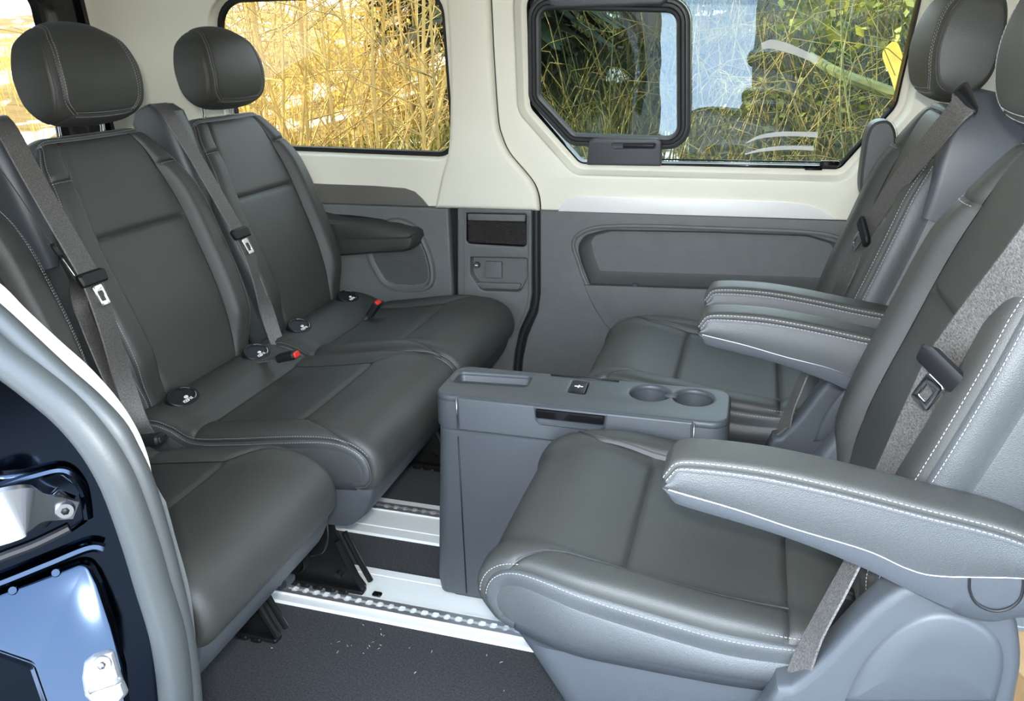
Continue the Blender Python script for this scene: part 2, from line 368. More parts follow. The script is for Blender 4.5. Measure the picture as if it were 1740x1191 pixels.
mb = MB(); mb.add(*tube(spline([np.array([x, YB, z]) for x, z in lip], 80), .0065, 8)); mb.build('pocket_lip', M['plastic_trim'], door)
lid = pp(YB, (993, 482.5), (1200, 490), (1395, 498), (1445, 500)) + [(.35, .16), (-.38, .16)] + pp(YB, (1090, 600), (1050, 572), (1026, 545), (1008, 515))
lowplate('pocket_front', lid, [], M['plastic_trim'], door, YB - .012, .012, .003)
for px in (1079, 1297):
    c = aty(px, 484 + (px - 1079) * .04, YB - .004); mb = MB(); mb.add(*rbox(c, (.016, .012, .012), .004)); mb.build('clip', M['plastic'], door)

# speaker pod and wall armrest of the rear quarter
YQ = YB - .012
pod = pp(YQ, (622, 420), (640, 470), (660, 490), (690, 496), (722, 494), (738, 482), (740, 455), (728, 415), (705, 380), (660, 372))
podl = spline(np.array(pod), 50, True)
mb = MB(); mb.add(*loft([ring3(podl, -.012), ring3(scale_loop(podl, .004), -.024), ring3(scale_loop(podl, .012), -.026), ring3(scale_loop(podl, .017), -.018), ring3(scale_loop(podl, .022), -.014)], False, True)); mb.build('speaker_pod', M['plastic_trim'], wall_far)
gr = scale_loop(podl, .026); gc = gr.mean(0); mb = MB()
for ia in range(-26, 27):
    for ib in range(-26, 27):
        q = gc + np.array([ia * .0046 + (ib % 2) * .0023, ib * .004])
        inside = False; j = len(gr) - 1
        for i in range(len(gr)):
            if (gr[i][1] > q[1]) != (gr[j][1] > q[1]) and q[0] < (gr[j][0] - gr[i][0]) * (q[1] - gr[i][1]) / (gr[j][1] - gr[i][1] + 1e-12) + gr[i][0]: inside = not inside
            j = i
        if inside:
            a = np.linspace(0, 2 * PI, 6, endpoint=False); mb.add([(q[0], YQ - .0045, q[1])] + [(q[0] + .0016 * math.cos(t), YQ - .0035, q[1] + .0016 * math.sin(t)) for t in a], [(0, 1 + k, 1 + (k + 1) % 6) for k in range(6)])
tag(mb.build('speaker_grille', M['black'], wall_far, False), kind='stuff')
mb = MB()
aq = lambda pts, Y: [tuple(aty(x, y, Y)) for x, y in pts]
# recess line behind the wall armrest
mb.add(*tube(spline(np.array(aq([(566, 365), (600, 367), (650, 374), (685, 384), (706, 398), (708, 410)], YQ)), 40), .003, 6)); mb.build('panel_joint', M['black'], wall_far)
ar = pp(2.23, (480, 360), (565, 372), (620, 377), (672, 385), (700, 392), (708, 400), (707, 414), (697, 424), (660, 427), (565, 434), (480, 440))
al = spline(np.array(ar), 60, True); L_ = []
for y_, d in ((YQ + .002, -.0), (2.235, -.0), (2.212, .002), (2.203, .008), (2.2, .018)): q = scale_loop(al, d); L_.append(np.c_[q[:, 0], np.full(len(q), y_), q[:, 1]])
mb = MB(); mb.add(*loft(L_, False, True)); wa = mb.build('wall_armrest', M['leather'], wall_far)
at_ = pp(2.20, (480, 366), (565, 379), (620, 383), (672, 390), (697, 396), (698, 405), (660, 407), (565, 408), (480, 410))
q = spline(np.array(at_), 50, True); mb = MB(); mb.add(*loft([np.c_[q[:, 0], np.full(50, 2.206), q[:, 1]], np.c_[scale_loop(q, .002)[:, 0], np.full(50, 2.196), scale_loop(q, .002)[:, 1]], np.c_[scale_loop(q, .008)[:, 0], np.full(50, 2.193), scale_loop(q, .008)[:, 1]]], False, True)); mb.build('armrest_pad', M['leather'], wa)

# ---- windows
win1 = thing('window_1', 'fixed rear quarter window looking onto sunlit golden shrubs', None, (-1.2, 2.34, .84), kind='structure')
mb = MB(); mb.add(*loft([ring3(scale_loop(w1open, .006), .036), ring3(scale_loop(w1glass, .004), .034), ring3(scale_loop(w1glass, .006), .05)])); mb.build('window_seal', M['black'], win1)
def pane(name, lp, off, mt, parent):
    a = ring3(lp, off); n = len(a); return mk(name, a, [tuple(range(n))], mt, parent, False)
pane('pane', w1glass, .047, M['glass'], win1)
win2 = thing('window_2', 'sliding side window with black frame in the cream door', None, (-.1, 2.36, .82), kind='structure')
# main frame ring
mb = MB(); mb.add(*loft([ring3(w2frame, .047), ring3(scale_loop(w2frame, .002), .038), ring3(scale_loop(w2frame, .007), .038), ring3(scale_loop(w2frame, .010), .052), ring3(scale_loop(w2frame, .012), .06)])); mb.build('window_frame', M['gloss_black'], win2)
# fixed pane
pane('pane', scale_loop(w2frame, .009), .062, M['tint'], win2)
# sliding sash: nested dark bands round the pane
def wo(*pts, off=.045): return [wu(x, y, off) for x, y in pts]
sg = wo((921, 160), (976, 226), (1135, 232), (1152, 215), (1152, 30), (1130, 12), (935, 12), (917, 30)); sg = [(sg[1]), (sg[2][0] + .03, sg[2][1]), (sg[3][0] + .001, 1.262 - .012), (sg[7][0], 1.262 - .012), (sg[0])]
sg = [wo((977, 227))[0], wo((1152, 233))[0], (wo((1151, 20))[0]), (wo((917, 14))[0]), wo((918, 163))[0]]
sgl = rpoly(sg, [.02, .03, .03, .03, .02], 8)
L2 = [(-.036, .050), (-.034, .040), (-.028, .036), (-.0225, .036), (-.021, .041), (-.019, .036), (-.012, .034), (-.009, .039), (-.0075, .034), (-.001, .036), (0.003, .046)]
mb = MB(); mb.add(*loft([ring3(scale_loop(sgl, d), o_) for d, o_ in L2])); mb.build('sash_frame', mat('sash_rubber', (.035, .036, .037), .45), win2)
pane('sash_pane', scale_loop(sgl, .001), .047, M['tint'], win2)
# sash handle and its grip slot, pull bar on top
hp = rpoly(wo((997, 280), (1001, 240), (1009, 235), (1117, 235), (1124, 242), (1124, 282), off=.02), [.004, .006, .008, .008, .006, .004], 5)
V, Fc = plate_mesh(hp, [], .022, .005, 4); h = mk('sash_handle', np.c_[V[:, 0], YU(V[:, 1]) + .036 + V[:, 2], V[:, 1]], Fc, mat('handle_grey', (.05, .052, .054), .42), win2, True, .5)
gs = rpoly(wo((1039, 243), (1115, 243), (1114, 253), (1040, 253), off=.012), .006, 5); mb = MB()
mb.add(*loft([ring3(scale_loop(gs, -.001), .0135), ring3(gs, .0115), ring3(scale_loop(gs, .0015), .0125), ring3(scale_loop(gs, .003), .0135)], False, True)); mb.build('grip_slot', M['plastic'], h)
gs = rpoly(wo((1057, 244.5), (1113, 245), (1111, 252), (1059, 252), off=.008), .004, 5); mb = MB(); mb.add(*loft([ring3(gs, .014), ring3(scale_loop(gs, .001), .006), ring3(scale_loop(gs, .003), .005)], False, True)); mb.build('grip', M['black'], h)
tb = rpoly(wo((928, -8), (935, 9), (945, 14), (1123, 9), (1133, 2), (1135, -10), off=.01), [.004, .008, .01, .01, .008, .004], 5)
V, Fc = plate_mesh(tb, [], .03, .008, 4); mk('pull_bar', np.c_[V[:, 0], YU(V[:, 1]) + .034 + V[:, 2], V[:, 1]], Fc, M['plastic'], win2, True, .5)
# slide track along the bottom
for (x0, y0, x1, y1, r_t, mt_) in ((1122, 271, 1424, 276, .0022, 'gloss_black'), (1122, 275, 1405, 279.5, .0014, 'steel'), (1122, 279, 1424, 284, .003, 'gloss_black')):
    a, b = wu(x0, y0, .03), wu(x1, y1, .03); mb = MB(); mb.add(*tube([(a[0], YU(a[1]) + .034, a[1]), (b[0], YU(b[1]) + .034, b[1])], r_t, 8)); mb.build('track_rail', M[mt_], win2)
a = wu(1410, 278, .03); mb = MB(); mb.add(*rbox((a[0], YU(a[1]) + .034, a[1]), (.05, .014, .014), .004)); mb.build('track_stop', M['gloss_black'], win2)
a = wu(1382, 289, .03); mb = MB(); mb.add(*rbox((a[0], YU(a[1]) + .03, a[1] + .003), (.045, .008, .006), .002)); mb.build('drain_clip', M['gloss_black'], win2)
# milky arcs painted on the fixed pane to stand for reflections
reflection_mat = bpy.data.materials.new('painted_reflection'); reflection_mat.use_nodes = True; _n = reflection_mat.node_tree.nodes; _l = reflection_mat.node_tree.links
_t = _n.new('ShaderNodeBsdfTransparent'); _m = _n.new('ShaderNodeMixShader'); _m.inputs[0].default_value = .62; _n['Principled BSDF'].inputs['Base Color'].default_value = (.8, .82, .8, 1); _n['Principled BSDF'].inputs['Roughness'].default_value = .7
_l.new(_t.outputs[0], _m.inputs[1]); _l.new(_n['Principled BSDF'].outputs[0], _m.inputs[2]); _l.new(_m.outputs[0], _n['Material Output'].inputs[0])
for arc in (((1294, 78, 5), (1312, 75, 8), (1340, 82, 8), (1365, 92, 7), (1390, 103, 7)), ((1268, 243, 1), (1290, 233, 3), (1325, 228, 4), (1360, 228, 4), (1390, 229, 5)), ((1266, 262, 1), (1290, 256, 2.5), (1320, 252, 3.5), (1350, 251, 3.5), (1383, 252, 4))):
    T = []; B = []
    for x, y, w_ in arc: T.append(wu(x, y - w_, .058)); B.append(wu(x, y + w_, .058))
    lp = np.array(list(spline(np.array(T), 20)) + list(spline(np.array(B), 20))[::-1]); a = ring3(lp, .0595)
    mk('painted_reflection', a, [(k, k + 1, 38 - k, 39 - k) for k in range(19)], reflection_mat, win2, False)

# ---- rear end: tailgate wall, corner pillar, rear window
rear = thing('wall_rear', 'rear end of the van with tailgate window and cream corner pillar', None, (-2.02, 1.4, 0), kind='structure')
tg = rpoly([(.70, .80), (2.02, .80), (2.0, 1.34), (.74, 1.34)], .07, 7)
V, Fc = plate_mesh([(.5, 0), (2.36, 0), (2.36, 1.45), (.5, 1.45)], [tg], .03, .004); mk('tailgate_trim', np.c_[-2.02 - V[:, 2] - .03, V[:, 0], V[:, 1]], Fc, M['headliner'], rear, True, .5)
X3 = lambda lp, x: np.c_[np.full(len(lp), x), lp[:, 0], lp[:, 1]]
tgo = rpoly([(.62, .74), (2.17, .74), (2.13, 1.41), (.66, 1.41)], .09, 7)
mb = MB(); mb.add(*loft([X3(tgo, -2.01), X3(scale_loop(tgo, .004), -1.985), X3(scale_loop(tgo, .02), -1.985), X3(scale_loop(tgo, .024), -2.005), X3(scale_loop(tgo, .06), -2.012), X3(scale_loop(tgo, .064), -2.0), X3(scale_loop(tgo, .085), -1.998), X3(scale_loop(tg, .012), -2.02), X3(scale_loop(tg, .02), -2.04)])); mb.build('tailgate_frame', M['gloss_black'], rear)
win3 = thing('window_3', 'overexposed tailgate window behind the rear headrests', None, (-2.04, 1.36, .8), kind='structure')
a = X3(tg, -2.045); mk('pane', a, [tuple(range(len(a)))], M['glass'], win3, False)
# corner pillar: soft vertical column sweeping from side wall to rear wall
L_ = []
for z in np.linspace(.0, 1.42, 12):
    yb = float(YU(z)); L_.append(spline(np.array([(-2.02, 2.12 - .05 * (z > .6) * (z - .6), z), (-1.995, 2.19 - .06 * (z > .6) * (z - .6), z), (-1.93, yb - .045, z), (-1.84, yb - .012, z), (-1.78, yb + .004, z)]), 14))
V, Fc = loft(L_, closed=False); mk('corner_pillar', V, Fc, M['cream'], rear)

# ---- floor, ceiling, near side
V, Fc = box((-.4, 1.42, -.02), (3.4, 1.92, .04)); fo = mk('floor', V, Fc, M['carpet'], None, False); tag(fo, 'black needle-felt carpet covering the van floor', kind='structure')
V, Fc = loft([[(-2.06, y, 1.36 + .05 * math.sin(PI * (y - .4) / 2.0)) for y in np.linspace(.38, 2.36, 16)], [(1.3, y, 1.36 + .05 * math.sin(PI * (y - .4) / 2.0)) for y in np.linspace(.38, 2.36, 16)]], closed=False)
ce = mk('ceiling', V, Fc, M['headliner'], None); tag(ce, 'pale headliner above the seats', kind='structure')
V, Fc = loft([[(-2.07, y, 1.40 + .05 * math.sin(PI * (y - .4) / 2.0)) for y in np.linspace(.36, 2.40, 16)], [(1.3, y, 1.40 + .05 * math.sin(PI * (y - .4) / 2.0)) for y in np.linspace(.36, 2.40, 16)]], closed=False)
mk('roof_skin', V, Fc, M['paint'], ce)
# outer skin behind the far wall trims (keeps daylight out)
V, Fc = plate_mesh([(-2.06, -.3), (1.3, -.3), (1.3, 1.45), (-2.06, 1.45)], [scale_loop(w1glass, -.075), scale_loop(w2frame, -.05)], .006, .001)
mk('outer_skin', np.c_[V[:, 0], YU(V[:, 1]) + .13 + V[:, 2], V[:, 1]], Fc, M['paint'], wall_far, False)

# ================================================================ UPHOLSTERED BODIES
class Body:
    """padded body: a closed x-z profile swept sideways (y) with rounded edges; panels, caps and seams are cut from its surface"""
    def __init__(s, ctrl, w, r, yc=0.0, bulge=None, n=600):
        P = np.array(ctrl, float); m = len(P); out = []; cnt = 32
        for i in range(m):
            p0, p1, p2, p3 = P[i - 1], P[i], P[(i + 1) % m], P[(i + 2) % m]; t = np.linspace(0, 1, cnt, endpoint=False)[:, None]
            out.append(.5 * ((2 * p1) + (-p0 + p2) * t + (2 * p0 - 5 * p1 + 4 * p2 - p3) * t ** 2 + (-p0 + 3 * p1 - 3 * p2 + p3) * t ** 3))
        D = np.concatenate(out + [P[:1]]); L = np.r_[0, np.cumsum(np.linalg.norm(np.diff(D, axis=0), axis=1))]
        s.L = L[-1]; s.uk = L[np.arange(m) * cnt] / s.L
        q = np.linspace(0, s.L, n, endpoint=False); s.prof = np.stack([np.interp(q, L, D[:, k]) for k in (0, 1)], 1)
        k = 4; t = np.roll(s.prof, -k, 0) - np.roll(s.prof, k, 0); t /= np.linalg.norm(t, axis=1)[:, None]
        a = 0.5 * np.sum(s.prof[:, 0] * np.roll(s.prof[:, 1], -1) - np.roll(s.prof[:, 0], -1) * s.prof[:, 1])
        s.nr = np.stack([t[:, 1], -t[:, 0]], 1) * (1 if a > 0 else -1)
        dth = np.arctan2(s.nr[:, 1], s.nr[:, 0]); dd = np.roll(dth, -6) - np.roll(dth, 6); dd = (dd + PI) % (2 * PI) - PI; rho = (12 * s.L / n) / np.maximum(np.abs(dd), 1e-4)
        fac = np.minimum(1.0, .80 * rho / r); kk = 15; fac = np.min([np.roll(fac, j) for j in range(-kk, kk + 1, 3)], axis=0); s.fac = np.mean([np.roll(fac, j) for j in range(-kk, kk + 1, 3)], axis=0)[:, None]
        s.n = n; s.w = w; s.r = r; s.yc = yc; s.bulge = bulge
    def _ip(s, A, u):
        f = (u % 1.0) * s.n; i = np.floor(f).astype(int) % s.n; fr = (f - np.floor(f))[..., None]; return A[i] * (1 - fr) + A[(i + 1) % s.n] * fr
    def W(s, p): return s.w(p[..., 0], p[..., 1]) if callable(s.w) else np.full(p.shape[:-1], s.w)
    def raw(s, u, v):
        u, v = np.broadcast_arrays(np.asarray(u, float), np.asarray(v, float)); p = s._ip(s.prof, u); n = s._ip(s.nr, u); n = n / np.linalg.norm(n, axis=-1)[..., None]
        w = s.W(p); r = s.r; half = w - r + r * PI / 2; a = np.abs(v) * half; th = np.clip((a - (w - r)) / r, 0, PI / 2)
        y = np.where(a < w - r, a, w - r + r * np.sin(th)); d = r * (1 - np.cos(th)) * s._ip(s.fac, u)[..., 0]; sg = np.sign(v) + (v == 0)
        N = np.stack([n[..., 0] * np.cos(th), np.sin(th) * sg, n[..., 1] * np.cos(th)], -1)
        X = np.stack([p[..., 0] - d * n[..., 0], s.yc + y * sg, p[..., 1] - d * n[..., 1]], -1)
        if s.bulge is not None: X = X + N * s.bulge(u % 1.0, v, p)[..., None]
        return X, N, half
    def panel(s, name, u0, u1, v0, v1, mt, parent, g=.006, gw=.014, puff=.0, nu=None, nv=None, edges='abcd'):
        """patch u0..u1 x v0..v1 (v0, v1 may be functions of t along u); its edges are pulled in by g: a,b = ends in u, c,d = ends in v"""
        f0 = v0 if callable(v0) else (lambda t: np.full_like(t, v0)); f1 = v1 if callable(v1) else (lambda t: np.full_like(t, v1))
        nu = nu or max(10, int((u1 - u0) * s.L / .011)); nv = nv or 26
        sp = lambda n: .45 * np.linspace(0, 1, n) + .55 * (.5 - .5 * np.cos(PI * np.linspace(0, 1, n)))
        tu, tv = np.meshgrid(sp(nu), sp(nv), indexing='ij'); U = u0 + (u1 - u0) * tu; a, b = f0(tu), f1(tu); Vv = a + (b - a) * tv
        X, N, half = s.raw(U, Vv)
        du = (u1 - u0) * s.L; dv = np.abs(b - a) * half; big = 9.
        ds = [tu * du if 'a' in edges else big + 0 * tu, (1 - tu) * du if 'b' in edges else big + 0 * tu, tv * dv if 'c' in edges else big + 0 * tu, (1 - tv) * dv if 'd' in edges else big + 0 * tu]
        dip = sum(np.clip(1 - d / gw, 0, 1) ** 2 for d in ds); dip = np.minimum(dip, 1.0)
        pf = puff * (np.sin(PI * tu) * np.sin(PI * tv)) ** .7 if puff else 0
        X = X + N * (pf - g * dip)[..., None]
        return mk(name, *grid(X), mt, parent)
    def cap(s, name, side, mt, parent, bulge=.006, g=.0, n=220, axis=(1.0, 0.0), v=1.0, m=14, ns=46):
        """closes one end: a soft membrane spanned between the two long sides of the rim (axis: the rim's long direction in x-z)"""
        u = np.linspace(0, 1, n, endpoint=False); X, N, _ = s.raw(u, np.full(n, float(side) * v)); a = np.array(axis) / np.linalg.norm(axis); t = X[:, 0] * a[0] + X[:, 2] * a[1]
        i0, i1 = int(t.argmin()), int(t.argmax())
        ch = lambda i, j: X[[(i + k) % n for k in range((j - i) % n + 1)]]
        A = ch(i0, i1); B_ = ch(i1, i0)[::-1]; q = .5 - .5 * np.cos(PI * np.linspace(0, 1, ns)); tq = t[i0] + (t[i1] - t[i0]) * q
        def rs(C):
            tc = np.maximum.accumulate(C[:, 0] * a[0] + C[:, 2] * a[1]) + np.arange(len(C)) * 1e-9; return np.stack([np.interp(tq, tc, C[:, k]) for k in range(3)], 1)
        A, B_ = rs(A), rs(B_); f = (.5 - .5 * np.cos(PI * np.linspace(0, 1, m)))[None, :, None]; G = A[:, None] * (1 - f) + B_[:, None] * f
        G[..., 1] += side * bulge * np.sin(PI * f[..., 0]) ** .8 * np.sin(PI * q[:, None]) ** .5
        return mk(name, *grid(G), mt, parent)
    def line(s, u, v, off=0.0, n=None):
        """points and normals along a (u, v) polyline"""
        u = np.asarray(u, float); v = np.asarray(v, float); k = len(u); t = np.linspace(0, k - 1, n or max(30, k * 14)); U = np.interp(t, range(k), u); Vv = np.interp(t, range(k), v)
        X, N, _ = s.raw(U, Vv); return X + N * off, N
    def vof(s, dist, u=0.0):
        """v step for a sideways distance at u"""
        _, _, h = s.raw(np.array([u]), np.array([0.0])); return dist / float(h[0])

class Pillow(Body):
    """padded body that closes softly at both ends: the profile shrinks towards its centre like a superellipse"""
    def __init__(s, ctrl, w, yc=0.0, e=.60, cen=None): super().__init__(ctrl, w, .02, yc, None); s.e = e; s.c = np.array(cen) if cen is not None else s.prof.mean(0)
    def pos(s, u, v):
        p = s._ip(s.prof, u); ph = np.clip(np.abs(v), 0, 1) * PI / 2; sg = np.where(v < 0, -1.0, 1.0); k = np.cos(ph) ** s.e; q = s.c + (p - s.c) * k[..., None]
        w = s.W(q); return np.stack([q[..., 0], s.yc + sg * w * np.sin(ph) ** s.e, q[..., 1]], -1) if False else np.stack([q[..., 0], s.yc + sg * w * np.sin(ph) ** 1.0, q[..., 1]], -1)
    def raw(s, u, v):
        u, v = np.broadcast_arrays(np.asarray(u, float), np.asarray(v, float)); X = s.pos(u, v); d = .004; vv = np.clip(v, -.985, .985)
        A = s.pos(u + d, vv) - s.pos(u - d, vv); B = s.pos(u, vv + d) - s.pos(u, vv - d); N = np.cross(A, B); N /= np.linalg.norm(N, axis=-1)[..., None] + 1e-12
        c3 = np.stack([np.full(u.shape, s.c[0]), X[..., 1] * .6 + s.yc * .4, np.full(u.shape, s.c[1])], -1); N *= np.where(np.sum(N * (X - c3), -1) < 0, -1.0, 1.0)[..., None]
        w = s.W(s._ip(s.prof, u)); return X, N, w * 1.25

def stitch_part(lines, parent, name='stitching', **kw):
    mb = MB()
    for P, N in lines:
        V, Fc = stitches(P, N, **kw)
        if len(V): mb.add(V, Fc)
    return tag(mb.build(name, M['thread'], parent, False, None), kind='stuff')

def smooth01(x, a, b): t = np.clip((x - a) / (b - a), 0, 1); return t * t * (3 - 2 * t)

def headrest(parent, base, up, fwd, yc, w=.130, h=.192, d=.105, posts=True, mir=1):
    """base: point on the top of the backrest; up/fwd: x-z unit directions of the backrest"""
    up = np.array(up); fwd = np.array(fwd); b = np.array(base)
    def q(f, u): return b + fwd * f + up * u
    g0 = .008; fs = .036
    tl = np.array([-.14, 1.0]) if up[0] < -.26 else np.array([-.10, 1.0]); tl /= np.linalg.norm(tl); up0, fw0 = up, fwd; up = tl; fwd = np.array([up[1], -up[0]])
    ctrl = [q(.045, g0 + .004), q(.066, g0 + .045), q(.072, g0 + .10), q(.060, g0 + .16), q(.025, g0 + .197), q(-.02, g0 + .196), q(-.042, g0 + .16), q(-.048, g0 + .09), q(-.040, g0 + .03), q(-.005, g0 - .008)]
    ctrl = [c_ + fwd * fs for c_ in ctrl]
    def wf(x, z):
        hh = (x - b[0]) * up[0] + (z - b[1]) * up[1] - g0; t = np.clip(hh / h, 0, 1); return w * (1 - .16 * smooth01(t, .45, 1.0) - .22 * smooth01(t, .8, 1.05) - .04 * (1 - smooth01(t, 0, .25)))
    cc_ = q(fs + .008, g0 + .092); B = Pillow(ctrl, wf, yc, .17, cc_)
    uk = B.uk
    ua, ub = uk[0] + .012, uk[5]; vm = .60
    vb = lambda u: vm - .16 * np.clip(1 - np.abs((np.asarray(u) - ua + .5) % 1 - .5) / .075, 0, 1) ** 2
    hr = B.panel('headrest', ua, ub, lambda t: -vb(ua + (ub - ua) * t), lambda t: vb(ua + (ub - ua) * t), M['leather'], parent, .004, .012, .0, 50, 44)
    B.panel('back_panel', ub, 1 + ua, -vm, vm, M['leather'], hr, .004, .012, 0, 40, 30)
    for sd in (-1, 1):
        if sd > 0: B.panel('side_panel', 0, 1, lambda t: vb(t), .9, M['leather'], hr, .004, .012, 0, 110, 26, 'c')
        else: B.panel('side_panel', 0, 1, -.9, lambda t: -vb(t), M['leather'], hr, .004, .012, 0, 110, 26, 'd')
        B.cap('end_panel', sd, M['leather'], hr, .003, axis=(0.0, 1.0), v=.9)
    ln = []
    for sd in (-1, 1):
        for e in (-.0055, .0055):
            uu = np.linspace(ua, ub, 40); ln.append(B.line(uu, sd * (vb(uu) - B.vof(e, .2)), -.0008, 100))
    for e in (.0055, -.0055): ln.append(B.line([ua + e / B.L] * 2, [-(vm - .16), vm - .16], -.0008, 60))
    stitch_part(ln, hr)
    # thin seam line in the side panel
    for sd in (-1, 1):
        mb = MB(); X, N = B.line([uk[0] - .02, uk[4]], [sd * .80] * 2, -.0002, 40); mb.add(*tube(X, .0011, 5, caps=False)); mb.build('seam_bead', M['leather'], hr)
    for sd in (-1, 1):
        a = q(-.004, -.05); c = q(fs * .4, g0 + .03); mb = MB(); mb.add(*tube([(a[0], yc + sd * .062, a[1]), (c[0], yc + sd * .062, c[1])], .0055, 12)); mb.build('post', M['chrome'], hr)
        a = q(-.004, -.026); c2 = q(-.003, -.014); mb = MB(); mb.add(*tube([(a[0], yc + sd * .062, a[1]), (c2[0], yc + sd * .062, c2[1])], [.017, .013], 14)); mb.build('post_guide', M['black'], hr)
    return hr

def make_backrest(parent, bx, bz, lean, yc, hgt=.586, w0=.205, w1=.222, th=.095, near=-1, split=.33):
    """front foot of the backrest at (bx, bz); leans back (-x) by lean (x per z). Returns body and axes"""
    up = np.array([-lean, 1.0]); up /= np.linalg.norm(up); fw = np.array([up[1], -up[0]]); b = np.array([bx, bz])
    q = lambda f, u: b + fw * f + up * u
    H = hgt
    ctrl = [q(-.03, -.035), q(.006, .0), q(.016, .08), q(.020, .18), q(.012, .31), q(.004, .45), q(-.003, H - .05), q(-.014, H - .012), q(-.040, H + .004), q(-th + .012, H - .004), q(-th, H - .05), q(-th - .01, .30), q(-th - .01, .10), q(-th + .01, -.02)]
    def wf(x, z):
        hh = (x - b[0]) * up[0] + (z - b[1]) * up[1]; t = hh / H
        return w0 + (w1 - w0) * smooth01(t, .0, .5) - .042 * smooth01(t, .60, .98) - .034 * smooth01(t, .88, 1.04) - .012 * (1 - smooth01(t, -.05, .12))
    def bulge(u, v, p):
        hh = (p[..., 0] - b[0]) * up[0] + (p[..., 1] - b[1]) * up[1]; dd = (p[..., 0] - b[0]) * fw[0] + (p[..., 1] - b[1]) * fw[1]
        front = smooth01(dd, -.05, -.005); t = hh / H; av = np.abs(v)
        bol = smooth01(av, .55, .70) * (1 - smooth01(av, .86, 1.0)) * .026 * smooth01(t, .02, .2) * (1 - smooth01(t, .72, .97))
        return front * bol - .004 * front * (1 - av ** 2)
    B = Body(ctrl, wf, .030, yc, bulge); uk = B.uk
    us = np.interp(split * H / .33 * .33, [.30 * 1.0, .42], [uk[4], uk[5]]) if False else uk[4] + (uk[5] - uk[4]) * .42
    ut = uk[7] + .006
    va = .60; SEAM = .87
    br = B.panel('backrest', uk[0], us, -va, va, M['leather'], parent, .007, .013, .004, 34, 30)
    B.panel('upper_insert', us, ut, -va, va, M['leather'], br, .007, .013, .003, 26, 30)
    for sd in (-1, 1):
        a, c = (va, SEAM) if sd > 0 else (-SEAM, -va)
        B.panel('bolster', uk[0], uk[5] + .035, a, c, M['leather'], br, .006, .012, .002, 44, 18)
        B.panel('shoulder', uk[5] + .035, ut, a, c, M['leather'], br, .005, .010, .001, 14, 16)
        a, c = (SEAM, 1.0) if sd > 0 else (-1.0, -SEAM)
        B.panel('edge_panel', uk[0], ut, a, c, M['leather_side'], br, .005, .010, 0, 60, 8, 'c' if sd > 0 else 'd')
        B.cap('side_panel', sd, M['leather_side'], br, .004, axis=up)
    B.panel('top_panel', ut, uk[9], -1, 1, M['leather_side'], br, .005, .010, 0, 12, 30, 'a')
    B.panel('back_shell', uk[9], 1 + uk[0], -1, 1, M['plastic'], br, .0, .01, 0, 40, 16, '')
    ln = []
    for sd in (-1, 1):
        for e in (-.005, .005): ln.append(B.line([uk[0] + .01, ut], [sd * (SEAM - B.vof(e, .3))] * 2, -.0014, 120))
    for e in (-.005, .005): ln.append(B.line([ut + e / B.L] * 2, [-SEAM, SEAM], -.0014, 70))
    X, N = B.line([uk[5] + .035 - .006 / B.L] * 2, [va + .03, SEAM - .01], -.001, 30); ln.append((X, N))
    X, N = B.line([uk[5] + .035 - .006 / B.L] * 2, [-SEAM + .01, -va - .03], -.001, 30); ln.append((X, N))
    stitch_part(ln, br)
    return br, B, q, up, fw

